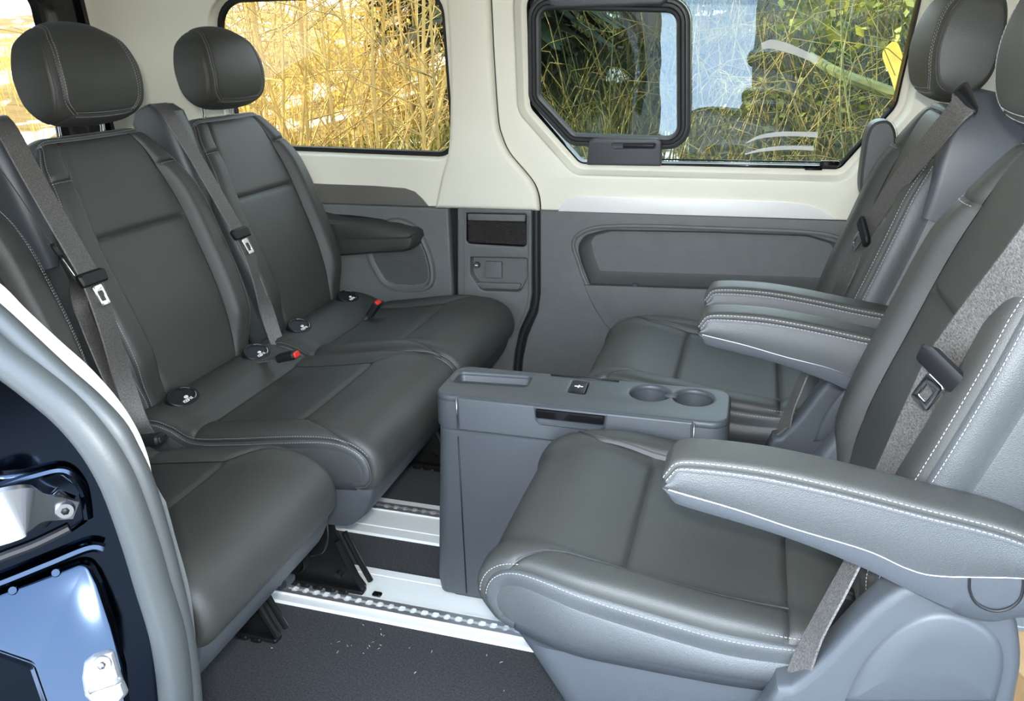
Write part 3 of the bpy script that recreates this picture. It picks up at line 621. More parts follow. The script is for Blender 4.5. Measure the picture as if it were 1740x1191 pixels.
def rear_cushion(parent, yc, hw, dx=0.0, name='seat_cushion'):
    ctrl = [(-1.265, .36), (-1.235, .412), (-1.17, .434), (-1.115, .424), (-1.065, .404), (-.97, .414), (-.86, .432), (-.76, .445), (-.70, .438), (-.660, .410), (-.647, .366), (-.660, .330), (-.70, .312), (-.86, .30), (-1.10, .30), (-1.245, .315)]
    ctrl = [(x + dx * (1 if x > -1.0 else .3), z) for x, z in ctrl]
    def bulge(u, v, p):
        x = p[..., 0]; up_ = smooth01(p[..., 1], .33, .41); av = np.abs(v)
        return up_ * (.012 * smooth01(av, .55, .78) * (1 - smooth01(av, .9, 1)) * smooth01(x, -1.12, -1.02) * (1 - smooth01(x, -.85, -.70)) - .006 * (1 - av ** 2) * smooth01(x, -1.1, -1.0) * (1 - smooth01(x, -.80, -.7)))
    B = Body(ctrl, hw, .034, yc, bulge); uk = B.uk
    va = .64; ur = uk[4]; uf = uk[6] + .006; ue = uk[12]
    curve = lambda t: va + (.97 - va) * smooth01(t, .55, 1.0)
    cu = B.panel(name, ur, uf, -va, va, M['leather'], parent, .005, .014, .002, 30, 28)
    B.panel('rear_roll', uk[0], ur, -.93, .93, M['leather'], cu, .007, .016, .003, 26, 30)
    # front panel widens over the bolsters towards the nose
    B.panel('front_panel', uf, ue, lambda t: -np.interp(t, [0, .22, .45, 1], [va, .80, .93, .93]), lambda t: np.interp(t, [0, .22, .45, 1], [va, .80, .93, .93]), M['leather'], cu, .005, .012, .003, 44, 36)
    um = uf + (ue - uf) * .45
    for sd in (-1, 1):
        lo = lambda t: np.interp(ur + (um - ur) * t, [ur, uf, uf + (ue - uf) * .22, um], [va, va, .80, .929])
        if sd > 0: B.panel('bolster', ur, um, lo, .93, M['leather'], cu, .004, .010, .001, 40, 16)
        else: B.panel('bolster', ur, um, -.93, lambda t: -lo(t), M['leather'], cu, .004, .010, .001, 40, 16)
        a, c = (.93, 1.0) if sd > 0 else (-1.0, -.93)
        B.panel('edge_panel', uk[0], ue, a, c, M['leather_side'], cu, .004, .008, 0, 80, 8, 'c' if sd > 0 else 'd')
        B.cap('side_panel', sd, M['leather_side'], cu, .006)
    B.panel('underside', ue, 1 + uk[0], -1, 1, M['plastic'], cu, 0, .01, 0, 30, 12, '')
    ln = []
    for sd in (-1, 1):
        for e in (-.005, .005): ln.append(B.line([uk[1], uk[9]], [sd * (.93 - B.vof(e, .3))] * 2, -.001, 120))
    stitch_part(ln, cu)
    # light piping at the nose corners
    for sd in (-1, 1):
        mb = MB(); X, N = B.line([uk[8], ue], [sd * .935] * 2, -.001, 50); mb.add(*tube(X, .0018, 6)); mb.build('piping', M['leather_side'], cu)
    return cu, B

def isofix(parent, c, sc=1.0):
    """folding cover over a child-seat anchor, with raised rim and white print"""
    c = np.array(c, float); nrm = np.array([.42, -.10, .90]); nrm /= np.linalg.norm(nrm)
    R = frame_from((0, 1, 0), np.cross(nrm, (0, 1, 0)));
    ex = R[:, 0]; ez = nrm; ey = np.cross(ez, ex)          # ey points forward and down the roll
    if ey[0] < 0: ey = -ey
    oval = lambda a, b, z, n=28: np.array([c + ex * a * math.cos(t) * sc + ey * (b * math.sin(t) - .004) * sc + ez * z for t in np.linspace(0, 2 * PI, n, endpoint=False)])
    mb = MB(); mb.add(*loft([oval(.042, .032, -.016), oval(.041, .031, .0), oval(.039, .029, .0022), oval(.033, .024, .0022), oval(.0325, .0235, .0008), oval(.02, .014, .0008)], False, True)); b = mb.build('isofix_cover', M['black'], parent, True, .35)
    mb = MB()
    for a0, a1, ra, rb in ((.35, 1.2, .031, .023), (-1.1, -.3, .031, .023)):
        mb.add(*tube([c + ex * ra * math.cos(t) * sc + ey * (rb * math.sin(t) - .004) * sc + ez * .004 for t in np.linspace(a0, a1, 10)], .0014, 5))
    mb.build('cover_rim', M['steel'], b)
    mb = MB()
    # small pictogram and the word ISOFIX as raised print
    yy = .002
    mb.add(*tube([c + ex * (.002 + .005 * math.cos(t)) + ey * (yy + .0032 * math.sin(t)) + ez * .0014 for t in np.linspace(0, 2 * PI, 14)], .0009, 5))
    mb.add(*tube([c + ex * .0 + ey * yy + ez * .0014, c + ex * .006 + ey * yy + ez * .0014], .001, 5))
    x0 = -.016
    glyph = dict(I=[((0, 0), (0, 1))], S=[((1, 1), (0, 1)), ((0, 1), (0, .5)), ((0, .5), (1, .5)), ((1, .5), (1, 0)), ((1, 0), (0, 0))], O=[((0, 0), (1, 0)), ((1, 0), (1, 1)), ((1, 1), (0, 1)), ((0, 1), (0, 0))], F=[((0, 0), (0, 1)), ((0, 1), (1, 1)), ((0, .5), (.8, .5))], X=[((0, 0), (1, 1)), ((0, 1), (1, 0))])
    for ch in 'ISOFIX':
        for (p, q_) in glyph[ch]:
            f = lambda w_: c + ex * (x0 + w_[0] * .0040) + ey * (yy + .0125 - w_[1] * .0066) + ez * .0014
            mb.add(*tube([f(p), f(q_)], .0006, 4))
        x0 += .0028 if ch == 'I' else .0060
    mb.build('printed_mark', M['white_print'], b)
    return b

def rear_base(parent, yc, hw, dx=0.0, name='seat_base'):
    """plastic skirt below the cushion"""
    mb = MB()
    for sd in (0,):
        lp = [(-.69 + dx, .338), (-.668 + dx, .318), (-.685 + dx, .275), (-.715 + dx, .240), (-.78 + dx, .220), (-1.2, .215), (-1.25, .315), (-.9, .335)]
        P = spline(np.array(lp), 50, True); L_ = []
        for y, d in ((-hw, .018), (-hw + .006, .006), (-hw + .02, 0), (hw - .02, 0), (hw - .006, .006), (hw, .018)): q = scale_loop(P, d); L_.append(np.c_[q[:, 0], np.full(len(q), yc + y), q[:, 1]])
        mb.add(*loft(L_, True, True))
    return mb.build(name, M['plastic'], parent)

def rail_leg(parent, xf, y, stop=True):
    """black steel leg that clamps the seat onto the floor rail"""
    r = None
    out = rpoly([(xf + .055, .020), (xf + .035, .05), (xf - .012, .165), (xf - .015, .245), (xf - .075, .25), (xf - .10, .17), (xf - .20, .05), (xf - .21, .020)], [.006, .01, .03, .01, .01, .05, .03, .006], 5)
    inn = rpoly([(xf - .012, .235), (xf - .012, .16), (xf - .03, .115), (xf - .075, .10), (xf - .10, .14), (xf - .085, .235)], [.008, .03, .03, .03, .04, .008], 5)
    V, Fc = plate_mesh(out, [], .005, .0015); r = mk('seat_leg', np.c_[V[:, 0], y + .012 + V[:, 2], V[:, 1]], Fc, M['black_metal'], parent, True, .5)
    V, Fc = plate_mesh(inn, [], .004, .0015); mk('clamp_plate', np.c_[V[:, 0], y - .020 + V[:, 2], V[:, 1]], Fc, M['black_metal'], r, True, .5)
    e = [(xf - .012, y - .021, .235), (xf - .012, y - .021, .165), (xf - .028, y - .021, .122), (xf - .06, y - .021, .105)]
    mb = MB(); mb.add(*tube(spline(np.array(e), 20), .0016, 6)); mb.build('plate_edge', M['steel'], r)
    mb = MB(); mb.add(*tube([(xf + .050, y - .004, .028), (xf + .024, y - .006, .085), (xf + .0, y - .006, .145)], .0075, 8)); mb.build('brace_rod', M['black_metal'], r)
    mb = MB(); mb.add(*tube([(xf + .056, y + .02, .032), (xf + .030, y + .02, .088), (xf + .004, y + .02, .150)], .0065, 8)); mb.build('brace_rod', M['black_metal'], r)
    mb = MB()
    for k in range(5): a = np.linspace(0, 2 * PI, 18); mb.add(*tube([(xf - .085 + .026 * math.cos(t), y - .030 - k * .006, .105 + .026 * math.sin(t)) for t in a], .0026, 5, caps=False))
    mb.build('spring', M['black_metal'], r)
    mb = MB(); mb.add(*tube([(xf - .085, y - .066, .105), (xf - .085, y - .010, .105)], .020, 18)); mb.build('spring_drum', M['black_metal'], r)
    mb = MB(); mb.add(*tube([(xf - .125, y - .058, .050), (xf - .125, y - .050, .050), (xf - .125, y - .030, .050)], [.019, .023, .023], 18)); ro = mb.build('roller', M['plastic'], r)
    mb = MB(); mb.add(*tube([(xf - .125, y - .062, .050), (xf - .125, y - .056, .050)], .0075, 6)); mb.build('hex_bolt', M['steel'], ro)
    mb = MB(); mb.add(*tube([(xf - .004, y - .004, .196), (xf - .004, y + .008, .196)], .011, 12)); mb.build('rivet', M['steel'], r)
    mb = MB(); mb.add(*tube([(xf - .01, y - .006, .050), (xf - .01, y + .008, .050)], .008, 12)); mb.build('rivet', M['black_metal'], r)
    mb = MB()
    for k in range(7): mb.add(*rbox((xf - .19 + k * .032, y, .0135), (.024, .030, .011), .004))
    mb2 = MB(); mb2.add(*rbox((xf - .08, y, .018), (.26, .024, .010), .004)); mb2.build('rail_foot', M['black_metal'], r); tag(mb.build('lock_teeth', M['black_metal'], r), kind='stuff')
    if stop: mb = MB(); mb.add(*rbox((xf + .078, y + .004, .0125), (.022, .014, .006), .004)); mb.build('end_stop', M['gloss_black'], r)
    return r

BX, BZ, LEAN = -1.206, .425, .285
def belt_guide(parent, y, z0=.0):
    """black plastic shoulder cover the belt comes out of"""
    up = np.array([-LEAN, 1.0]); up /= np.linalg.norm(up); fw = np.array([up[1], -up[0]]); b = np.array([BX, BZ])
    q = lambda f, u: b + fw * f + up * u
    L_ = []
    for u, f0, f1, w in ((.34, -.09, -.012, .014), (.38, -.10, .004, .026), (.46, -.10, .016, .038), (.55, -.105, .020, .044), (.605, -.10, .016, .046), (.628, -.085, -.004, .040), (.636, -.07, -.03, .022)):
        a, c = q(f0, u), q(f1, u); lp = rpoly([(0, -w), (1, -w), (1, w), (0, w)], .3, 4)
        sec = []
        for t, yy in rpoly([(a[0], -w), (c[0], -w), (c[0], w), (a[0], w)], w * .6, 4): s_ = (t - a[0]) / (c[0] - a[0] + 1e-9); sec.append((t, y + yy, a[1] + (c[1] - a[1]) * s_))
        L_.append(sec)
    mb = MB(); mb.add(*loft(L_, True, True)); o = mb.build('belt_guide', M['plastic'], parent); return o, q

# ---------------------------------------------------------------- the double bench
bench = thing('bench_seat', 'black leather double bench seat with two headrests against the far wall', 'bench seat', (-1.0, 1.68, 0))
YM, YF, YN = 1.44, 1.925, .925
for yc_ in (YM, YF):
    cu, Bc = rear_cushion(bench, yc_, .235)
    br, Bb, q_, up_, fw_ = make_backrest(bench, BX, BZ, LEAN, yc_)
    headrest(bench, q_(-.052, .606), up_, fw_, yc_)
    rear_base(bench, yc_, .225)
    for sd in (-.14, .14): isofix(cu, (-1.150, yc_ + sd, .4385))
belt_guide(bench, (YM + YF) / 2)
belt_guide(bench, YM - .243)
rail_leg(bench, -.80, 1.285); rail_leg(bench, -.80, 1.85)

single = thing('single_seat', 'single black leather rear seat beside the open sliding door pillar', 'car seat', (-1.0, YN, 0))
cu, Bc = rear_cushion(single, .94, .205, -.045)
br, Bb, q_, up_, fw_ = make_backrest(single, BX - .01, BZ, LEAN, YN)
headrest(single, q_(-.052, .606), up_, fw_, YN)
rear_base(single, .94, .195, -.045)
for sd in (-.14, .14): isofix(cu, (-1.160, .93 + sd, .4385))
rail_leg(single, -.83, .79, False); rail_leg(single, -.90, 1.10, False)

# ================================================================ REAR-FACING SINGLE SEATS
def loc(px, py, Y): p = aty(px, py, Y); return (-p[0], p[2])            # side view of a seat that faces -X
ARM_TOP = [loc(x, y, .79) for x, y in ((1123, 812), (1131, 797), (1160, 791), (1280, 803), (1401, 828), (1550, 866), (1740, 918))]
ARM_MID = [loc(x, y, .79) for x, y in ((1127, 820), (1160, 830), (1250, 856), (1350, 889), (1470, 925), (1540, 956), (1595, 968), (1740, 972))]
ARM_BOT = [loc(x, y, .79) for x, y in ((1131, 826), (1140, 845), (1160, 858), (1326, 908), (1453, 959), (1540, 1001), (1620, 1040), (1678, 1057), (1740, 1050))]
def armrest(parent, y, w=.034):
    end = ARM_TOP[-1][0] - .07
    top = ARM_TOP + [(end, ARM_TOP[-1][1] - .03)]; mid = ARM_MID + [(end, ARM_MID[-1][1] - .002)]
    ctrl = [(x, z) for x, z in top] + [(x, z + .001) for x, z in mid[::-1]]
    ctrl = [(x, z + (.010 if 1 < i < len(top) - 1 else 0)) for i, (x, z) in enumerate(ctrl)]
    B = Body(ctrl, w, .014, y); uk = B.uk; nt = len(top)
    pd = B.panel('armrest', uk[0], uk[nt - 1], -.80, .80, M['leather'], parent, .003, .008, .003, 60, 18)
    for sd in (-1, 1):
        a, c = (.80, 1.0) if sd > 0 else (-1.0, -.80)
        B.panel('pad_edge', uk[0], uk[nt - 1], a, c, M['leather_side'], pd, .003, .006, 0, 60, 8, 'c' if sd > 0 else 'd')
        # padded side between the top seam and the bright joint
        t = spline(np.array([(x, z) for x, z in top]), 60); b = spline(np.array(mid), 60); G = []
        Xe, Ne, _ = B.raw(np.linspace(uk[0], uk[nt - 1], 60), np.full(60, float(sd)))
        for f in np.linspace(0, 1, 9):
            q = Xe[:, [0, 2]] * (1 - f) + b * f; G.append(np.c_[q[:, 0], np.full(60, y + sd * (w + .003 * math.sin(PI * f))), q[:, 1]])
        mk('pad_side', *grid(np.array(G)), M['leather_side'], pd)
    ln = []
    for sd in (-1, 1):
        for e in (-.004,): ln.append(B.line([uk[0] + .004, uk[nt - 1]], [sd * (.80 - B.vof(e, .2))] * 2, -.0004, 100))
        ln.append(B.line([uk[0] + .004, uk[nt - 1]], [sd * (.80 - B.vof(.004, .2))] * 2, -.0004, 100))
    stitch_part(ln, pd)
    bot = ARM_BOT + [(end, ARM_BOT[-1][1] + .01)]
    b0 = spline(np.array(mid), 60); b1 = spline(np.array(bot), 60); L_ = []
    for i in range(60):
        a, c = b0[i], b1[i]; sec = []
        for f, ww in ((0, w - .002), (0.02, w + .0005), (.5, w), (.85, w - .004), (1, w - .012)): p = a * (1 - f) + c * f; sec.append((p[0], y - ww, p[1]))
        for f, ww in ((1, w - .012), (.85, w - .004), (.5, w), (.02, w + .0005), (0, w - .002)): p = a * (1 - f) + c * f; sec.append((p[0], y + ww, p[1]))
        L_.append(sec)
    mb = MB(); mb.add(*loft(L_, True, True)); sh = mb.build('armrest_shell', M['plastic'], pd)
    for sd in (-1, 1):
        mb = MB(); mb.add(*tube([(p[0], y + sd * (w + .0005), p[1]) for p in b0[1:]], .0009, 6)); mb.build('bright_joint', M['steel'], sh)
        cx = [loc(x, yy, .79) for x, yy in ((1643, 970), (1643, 990), (1652, 1010), (1670, 1022), (1690, 1026), (1712, 1020), (1728, 1005), (1733, 985), (1733, 972))]
        mb = MB(); mb.add(*tube([(p[0], y + sd * (w + .0005), p[1]) for p in spline(np.array(cx), 30)], .0016, 6)); mb.build('pivot_cap', M['black'], sh)
    return pd

def swivel_seat(root, outer_down=True, inner_down=True, raised_outer=False):
    ctrl = [(-.225, .36), (-.20, .415), (-.15, .432), (-.09, .428), (-.005, .430), (.11, .446), (.21, .463), (.272, .462), (.312, .440), (.328, .402), (.318, .362), (.275, .340), (.1, .333), (-.15, .338)]
    def bulge(u, v, p):
        x = p[..., 0]; up_ = smooth01(p[..., 1], .37, .42); av = np.abs(v)
        return up_ * (.020 * smooth01(av, .58, .74) * (1 - smooth01(av, .84, 1)) * smooth01(x, -.16, -.02) * (1 - .6 * smooth01(x, .10, .26)) - .008 * (1 - av ** 2) * smooth01(x, -.14, -.04) * (1 - smooth01(x, .12, .24)))
    def wf(x, z): return .236 - .030 * smooth01(x, .16, .33) - .012 * (1 - smooth01(x, -.2, .0))
    ctrl = [(x, z + .008) for x, z in ctrl]
    B = Body(ctrl, wf, .030, 0, bulge); uk = B.uk
    ur = uk[3]; uf = uk[5] + (uk[6] - uk[5]) * .15; ue = uk[11]; va = .66
    cu = B.panel('seat_cushion', ur, uf, -va, va, M['leather'], root, .005, .012, .003, 30, 30)
    B.panel('rear_roll', uk[0], ur, -.9, .9, M['leather'], cu, .006, .014, .003, 24, 30)
    v1 = lambda t: np.interp(t, [0, .30, .48, 1], [va, .70, .90, .90])
    B.panel('front_panel', uf, ue, lambda t: -v1(t), v1, M['leather'], cu, .005, .012, .004, 44, 36)
    um = uf + (ue - uf) * .48
    for sd in (-1, 1):
        lo = lambda t: np.interp(ur + (um - ur) * t, [ur, uf, uf + (ue - uf) * .30, um], [va, va, .70, .899])
        if sd > 0: B.panel('bolster', ur, um, lo, .90, M['leather'], cu, .005, .010, .003, 44, 16)
        else: B.panel('bolster', ur, um, -.90, lambda t: -lo(t), M['leather'], cu, .005, .010, .003, 44, 16)
        a, c = (.90, 1.0) if sd > 0 else (-1.0, -.90)
        B.panel('edge_panel', uk[0], ue, a, c, M['leather_side'], cu, .005, .009, 0, 80, 10, 'c' if sd > 0 else 'd')
        B.cap('side_panel', sd, M['leather_side'], cu, .007)
    B.panel('underside', ue, 1 + uk[0], -1, 1, M['plastic'], cu, 0, .01, 0, 30, 12, '')
    ln = []
    for sd in (-1, 1):
        for e in (-.006, .006): ln.append(B.line([uk[1], uk[9]], [sd * (.90 - B.vof(e, .3))] * 2, -.0012, 140))
    stitch_part(ln, cu)
    for sd in (-1, 1):
        mb = MB(); X, N = B.line(np.linspace(ur, um - .01, 12), sd * (lo(np.linspace(0, .96, 12)) + .012), .0006, 80); mb.add(*tube(X, .0011, 5)); mb.build('piping', M['leather_side'], cu)
    br, Bb, q, up, fw = make_backrest(root, -.178, .435, .245, 0, .598, .222, .232, .105)
    headrest(root, q(-.052, .612), up, fw, 0, .145, .20)
    # plastic base under the cushion: pedestal, side shields
    L_ = []
    for z, x0, x1, hw in ((.010, -.20, .14, .165), (.10, -.22, .17, .175), (.22, -.24, .22, .20), (.31, -.26, .262, .215), (.343, -.26, .285, .214)):
        L_.append(np.c_[rpoly([(x0, -hw), (x1, -hw), (x1, hw), (x0, hw)], .06, 6), np.full(24, z)])
    mb = MB(); mb.add(*loft(L_, True, True)); mb.build('seat_base', M['plastic'], root)
    sh = [loc(x, y, .80) for x, y in ((1310, 1191), (1345, 1172), (1400, 1125), (1455, 1066), (1500, 1026), (1545, 1000), (1610, 985), (1680, 1000), (1722, 1040), (1738, 1100), (1730, 1191))]
    sh = sh + [(sh[-1][0], .20), (sh[0][0] + .02, .20)]
    for sd in (-1, 1):
        V, Fc = plate_mesh(spline(np.array(sh), 70, True), [], .05, .012, 4); V = np.c_[V[:, 0], V[:, 2] * sd * -1 * -1, V[:, 1]]
        V[:, 1] = sd * (.215 + .05 + (V[:, 1] * sd if False else -np.abs(V[:, 1]) + .05) - .02) if False else sd * (.222 - V[:, 1] * sd * 1.0 * sd - .0)
        s_ = mk('side_shield', V, Fc, M['plastic'], root, True, .5)
        ri = spline(np.array([loc(x, y, .80) for x, y in ((1440, 1191), (1470, 1130), (1520, 1075), (1580, 1045), (1640, 1050), (1690, 1085), (1703, 1130), (1690, 1191))]), 50); c0 = ri.mean(0)
        L2 = [np.c_[(c0 + (ri - c0) * f)[:, 0], np.full(50, sd * y_), (c0 + (ri - c0) * f)[:, 1]] for f, y_ in ((1.06, .268), (1.0, .276), (.9, .279), (.3, .279))]
        V, Fc = loft(L2, False, True, closed=True); mk('shield_boss', V, Fc, M['plastic'], s_)
    pv = loc(1680, 1000, .79)
    for on, sd in ((outer_down, 1), (inner_down, -1)):
        if on: mb = MB(); mb.add(*tube([(pv[0] + .02, sd * .17, pv[1]), (pv[0] + .02, sd * .24, pv[1])], .026, 18)); mb.build('armrest_pivot', M['plastic'], root)
    if outer_down: armrest(root, .262)
    if inner_down: armrest(root, -.262)
    return cu, br, q, up, fw

YS1, YS2 = 1.075, 1.755
near_seat = thing('swivel_seat', 'nearest black leather captain seat with long armrest in the foreground', 'car seat', (0, YS1, 0), PI, local=True)
gn = swivel_seat(near_seat)
far_seat = thing('swivel_seat', 'black leather captain seat by the far sliding window, behind the console', 'car seat', (0, YS2, 0), PI, local=True)
gf = swivel_seat(far_seat, True, False)

# ================================================================ CONSOLE
con = thing('console_table', 'dark grey sliding console box with two cup holders between the seats', 'console', (-.28, 1.40, 0))
cx0, cx1, cy0, cy1, cz = -.575, -.005, 1.318, 1.478, .500
def crect(x0, x1, y0, y1, r=.035, k=8): return rpoly([(x0, y0), (x1, y0), (x1, y1), (x0, y1)], r, k)
L_ = []
for z, d in ((.012, .030), (.018, .012), (.05, .006), (.2, .005), (.418, .004), (.424, .010)): L_.append(np.c_[scale_loop(crect(cx0 - .03 * (.424 - z) / .42, cx1, cy0, cy1), d), np.full(32, z)])
mb = MB(); mb.add(*loft(L_, True, True)); mb.build('lower_body', M['plastic'], con)
L_ = []
for z, d in ((.424, .008), (.427, .0015), (.432, 0), (.478, 0.001), (.490, .003)): L_.append(np.c_[scale_loop(crect(cx0, cx1, cy0, cy1), d), np.full(32, z)])
mb = MB(); mb.add(*loft(L_)); mb.build('upper_rim', M['plastic'], con)
top_out = scale_loop(crect(cx0, cx1, cy0, cy1), .001)
def cz_(px, py): p = atz(px, py, cz); return (p[0], p[1])
tray = rpoly([cz_(768, 648), cz_(782, 630), cz_(905, 638), cz_(893, 657)], .012, 5)
c1, c2 = np.array(cz_(1104, 667)), np.array(cz_(1178, 675)); rc = .5 * np.linalg.norm(np.array(cz_(1136, 671)) - cz_(1071, 664))
circ = lambda c, r: np.array([c + r * np.array([math.cos(t), math.sin(t)]) for t in np.linspace(0, 2 * PI, 36, endpoint=False)])
bt = rpoly([cz_(965, 665), cz_(975, 644), cz_(1001, 648), cz_(993, 669)], .005, 4)
V, Fc = plate_mesh(top_out, [tray, circ(c1, rc), circ(c2, rc), bt], .016, .007, 4); mk('top_plate', np.c_[V[:, :2], cz - .016 - V[:, 2] - (0 if True else 0)] if False else np.c_[V[:, :2], cz + V[:, 2]], Fc, M['plastic'], con, True, .5)
def recess(name, lp, depth, tap, mt):
    lp = np.asarray(lp); L_ = [np.c_[scale_loop(lp, d), np.full(len(lp), z)] for z, d in ((cz - .008, -.0005), (cz - depth * .8, tap * .7), (cz - depth * .95, tap), (cz - depth, tap + .006))]
    mb = MB(); mb.add(*loft(L_, False, True)); return mb.build(name, mt, con)
recess('tray_recess', tray, .022, .004, M['plastic']); recess('cup_holder', circ(c1, rc), .06, .004, M['plastic']); recess('cup_holder', circ(c2, rc), .06, .004, M['plastic'])
cm = (c1 + c2) / 2; mb = MB(); mb.add(*box((cm[0], cm[1], cz - .002), (.022, .016, .005))); mb.build('cup_bridge', M['plastic'], con)
mb = MB(); mb.add(*loft([np.c_[scale_loop(bt, .001), np.full(len(bt), z)] for z in (cz - .012, cz - .0015)] + [np.c_[scale_loop(bt, .003), np.full(len(bt), cz - .0005)]], False, True)); b_o = mb.build('release_button', M['black'], con)
bc = bt.mean(0); mb = MB(); mb.add(*box((bc[0], bc[1], cz), (.003, .011, .0012))); mb.add(*box((bc[0] - .0055, bc[1], cz), (.006, .002, .0012))); mb.add(*box((bc[0] + .0055, bc[1], cz), (.006, .002, .0012))); tag(mb.build('button_symbol', M['white_print'], b_o, False))
# front flap with grip and bright joints
fx0, fx1 = aty(778, 690, cy0)[0], aty(1177, 735, cy0)[0]
L_ = []
fl_ = rpoly([(fx0, .428), (fx1, .428), (fx1, .496), (fx0, .496)], .004, 4)
gx0, gx1 = aty(908, 690, cy0)[0], aty(1033, 700, cy0)[0]
gh = rpoly([(gx0, .4985), (gx0 + .004, .470), (gx0 + .012, .462), (gx1 - .012, .462), (gx1 - .004, .470), (gx1, .4985)], [.002, .008, .006, .006, .008, .002], 4)
mb = MB(); V, Fc = plate_mesh(rpoly([(fx0, .428), (fx1, .428), (fx1, .4985), (fx0, .4985)], .003, 4), [], .010, .004, 3); flap = mk('flap', np.c_[V[:, 0], cy0 - .004 + .010 + V[:, 2], V[:, 1]], Fc, M['plastic'], con, True, .5)
Yg = cy0 - .004
mb = MB(); mb.add(*loft([np.c_[gh[:, 0], np.full(len(gh), Yg - .003), gh[:, 1]], np.c_[scale_loop(gh, .002)[:, 0], np.full(len(gh), Yg - .0045), scale_loop(gh, .002)[:, 1]], np.c_[scale_loop(gh, .005)[:, 0], np.full(len(gh), Yg - .0005), scale_loop(gh, .005)[:, 1]]], False, True)); mb.build('grip_recess', M['plastic'], flap)
mb = MB(); mb.add(*rbox(((gx0 + gx1) / 2, Yg - .004, .4865), (gx1 - gx0 - .010, .012, .018), .004)); mb.build('grip_bar', M['gloss_black'], flap)
for x in (fx0 - .002, fx1 + .002):
    mb = MB(); mb.add(*box((x, cy0 - .001, .4635), (.0022, .004, .066))); mb.build('bright_joint', M['steel'], con)
mb = MB(); mb.add(*tube([(fx0 - .004, cy0 + .0045, .03), (fx0 - .004, cy0 + .0035, .41)], .0015, 6)); mb.build('end_joint', M['black'], con)
a, b = cz_(940, 632), cz_(1055, 641); mb = MB(); mb.add(*box(((a[0] + b[0]) / 2, cy1 - .012, cz), (b[0] - a[0], .006, .004))); mb.build('hinge_cover', M['black'], con)
mb = MB(); mb.add(*rbox((cx0 + .06, (cy0 + cy1) / 2, .012), (.10, .12, .012), .01)); mb.build('rail_slider', M['black_metal'], con)

# ================================================================ FLOOR RAILS
def floor_rail(y0, y1, label, yt):
    t = thing('floor_rail', label, 'floor rail', (-.6, (y0 + y1) / 2, 0), group='aluminium floor rails')
    prof = [(y0, 0.0005), (y0 + .004, .006), (y0 + .03, .006), (y0 + .031, .0045), (y0 + .036, .0045), (y0 + .037, .0065)]
    e = yt - .016
    prof += [(e - .004, .0065), (e - .003, .010), (e + .002, .010), (e + .003, .0015), (e + .029, .0015), (e + .030, .010), (e + .035, .010), (e + .036, .0065)]
    prof += [(y1 - .031, .0065), (y1 - .030, .0045), (y1 - .026, .0045), (y1 - .025, .006), (y1 - .004, .006), (y1, .0005)] if yt < (y0 + y1) / 2 else [(y1 - .004, .006), (y1, .0005)]
    prof = sorted(prof, key=lambda p: p[0])
    V, Fc = loft([[(x, y, z) for y, z in prof] for x in (-1.95, 1.0)], closed=False); mk('rail_profile', V, Fc, M['alu'], t, False)
    # notched locking strip: scalloped lips on both sides of the slot
    for sd in (-1, 1):
        mb = MB(); L0 = []; L1 = []
        for x in np.arange(-1.0, -.2, .0025):
            k = (x % .026) / .026; dd = .0085 + .0045 * (1 if abs(k - .5) < .28 else 0)
            yy = yt - .0015 + sd * (.0165 - dd) * 1.0; L0.append((x, yt - .0015 + sd * .016, .0105)); L1.append((x, yy + sd * .0, .0105))
        L2 = [(a_, b_, .004) for a_, b_, c_ in L1]
        V, Fc = loft([L0, L1, L2], closed=False); mk('lock_strip', V, Fc, M['zinc'], t, False)
    return t
floor_rail(1.218, 1.386, 'aluminium floor rail nearer the open door, with notched slot', 1.262)
floor_rail(1.508, 1.676, 'aluminium floor rail further in, beneath the double bench', 1.632)

# crumbs of dry grass and grit on the carpet
mb = MB()
for i in range(24):
    px, py = (rng.normal(625, 34), rng.normal(1098, 14)) if i < 15 else (rng.uniform(450, 880), rng.uniform(1050, 1188)); p = atz(px, py, .0035); a = rng.uniform(0, PI); ln = rng.uniform(.0015, .007)
    mb.add(*tube(np.array([p, p + [math.cos(a) * ln * .5, math.sin(a) * ln * .5, .0012], p + [math.cos(a) * ln, math.sin(a) * ln + .001, 0]]), rng.uniform(.0003, .0007), 4))
tag(mb.build('grit', mat('dry_grass_bits', (.55, .53, .45), .8)), 'pale crumbs of grit and dry grass scattered on the dark carpet', 'debris', kind='stuff')

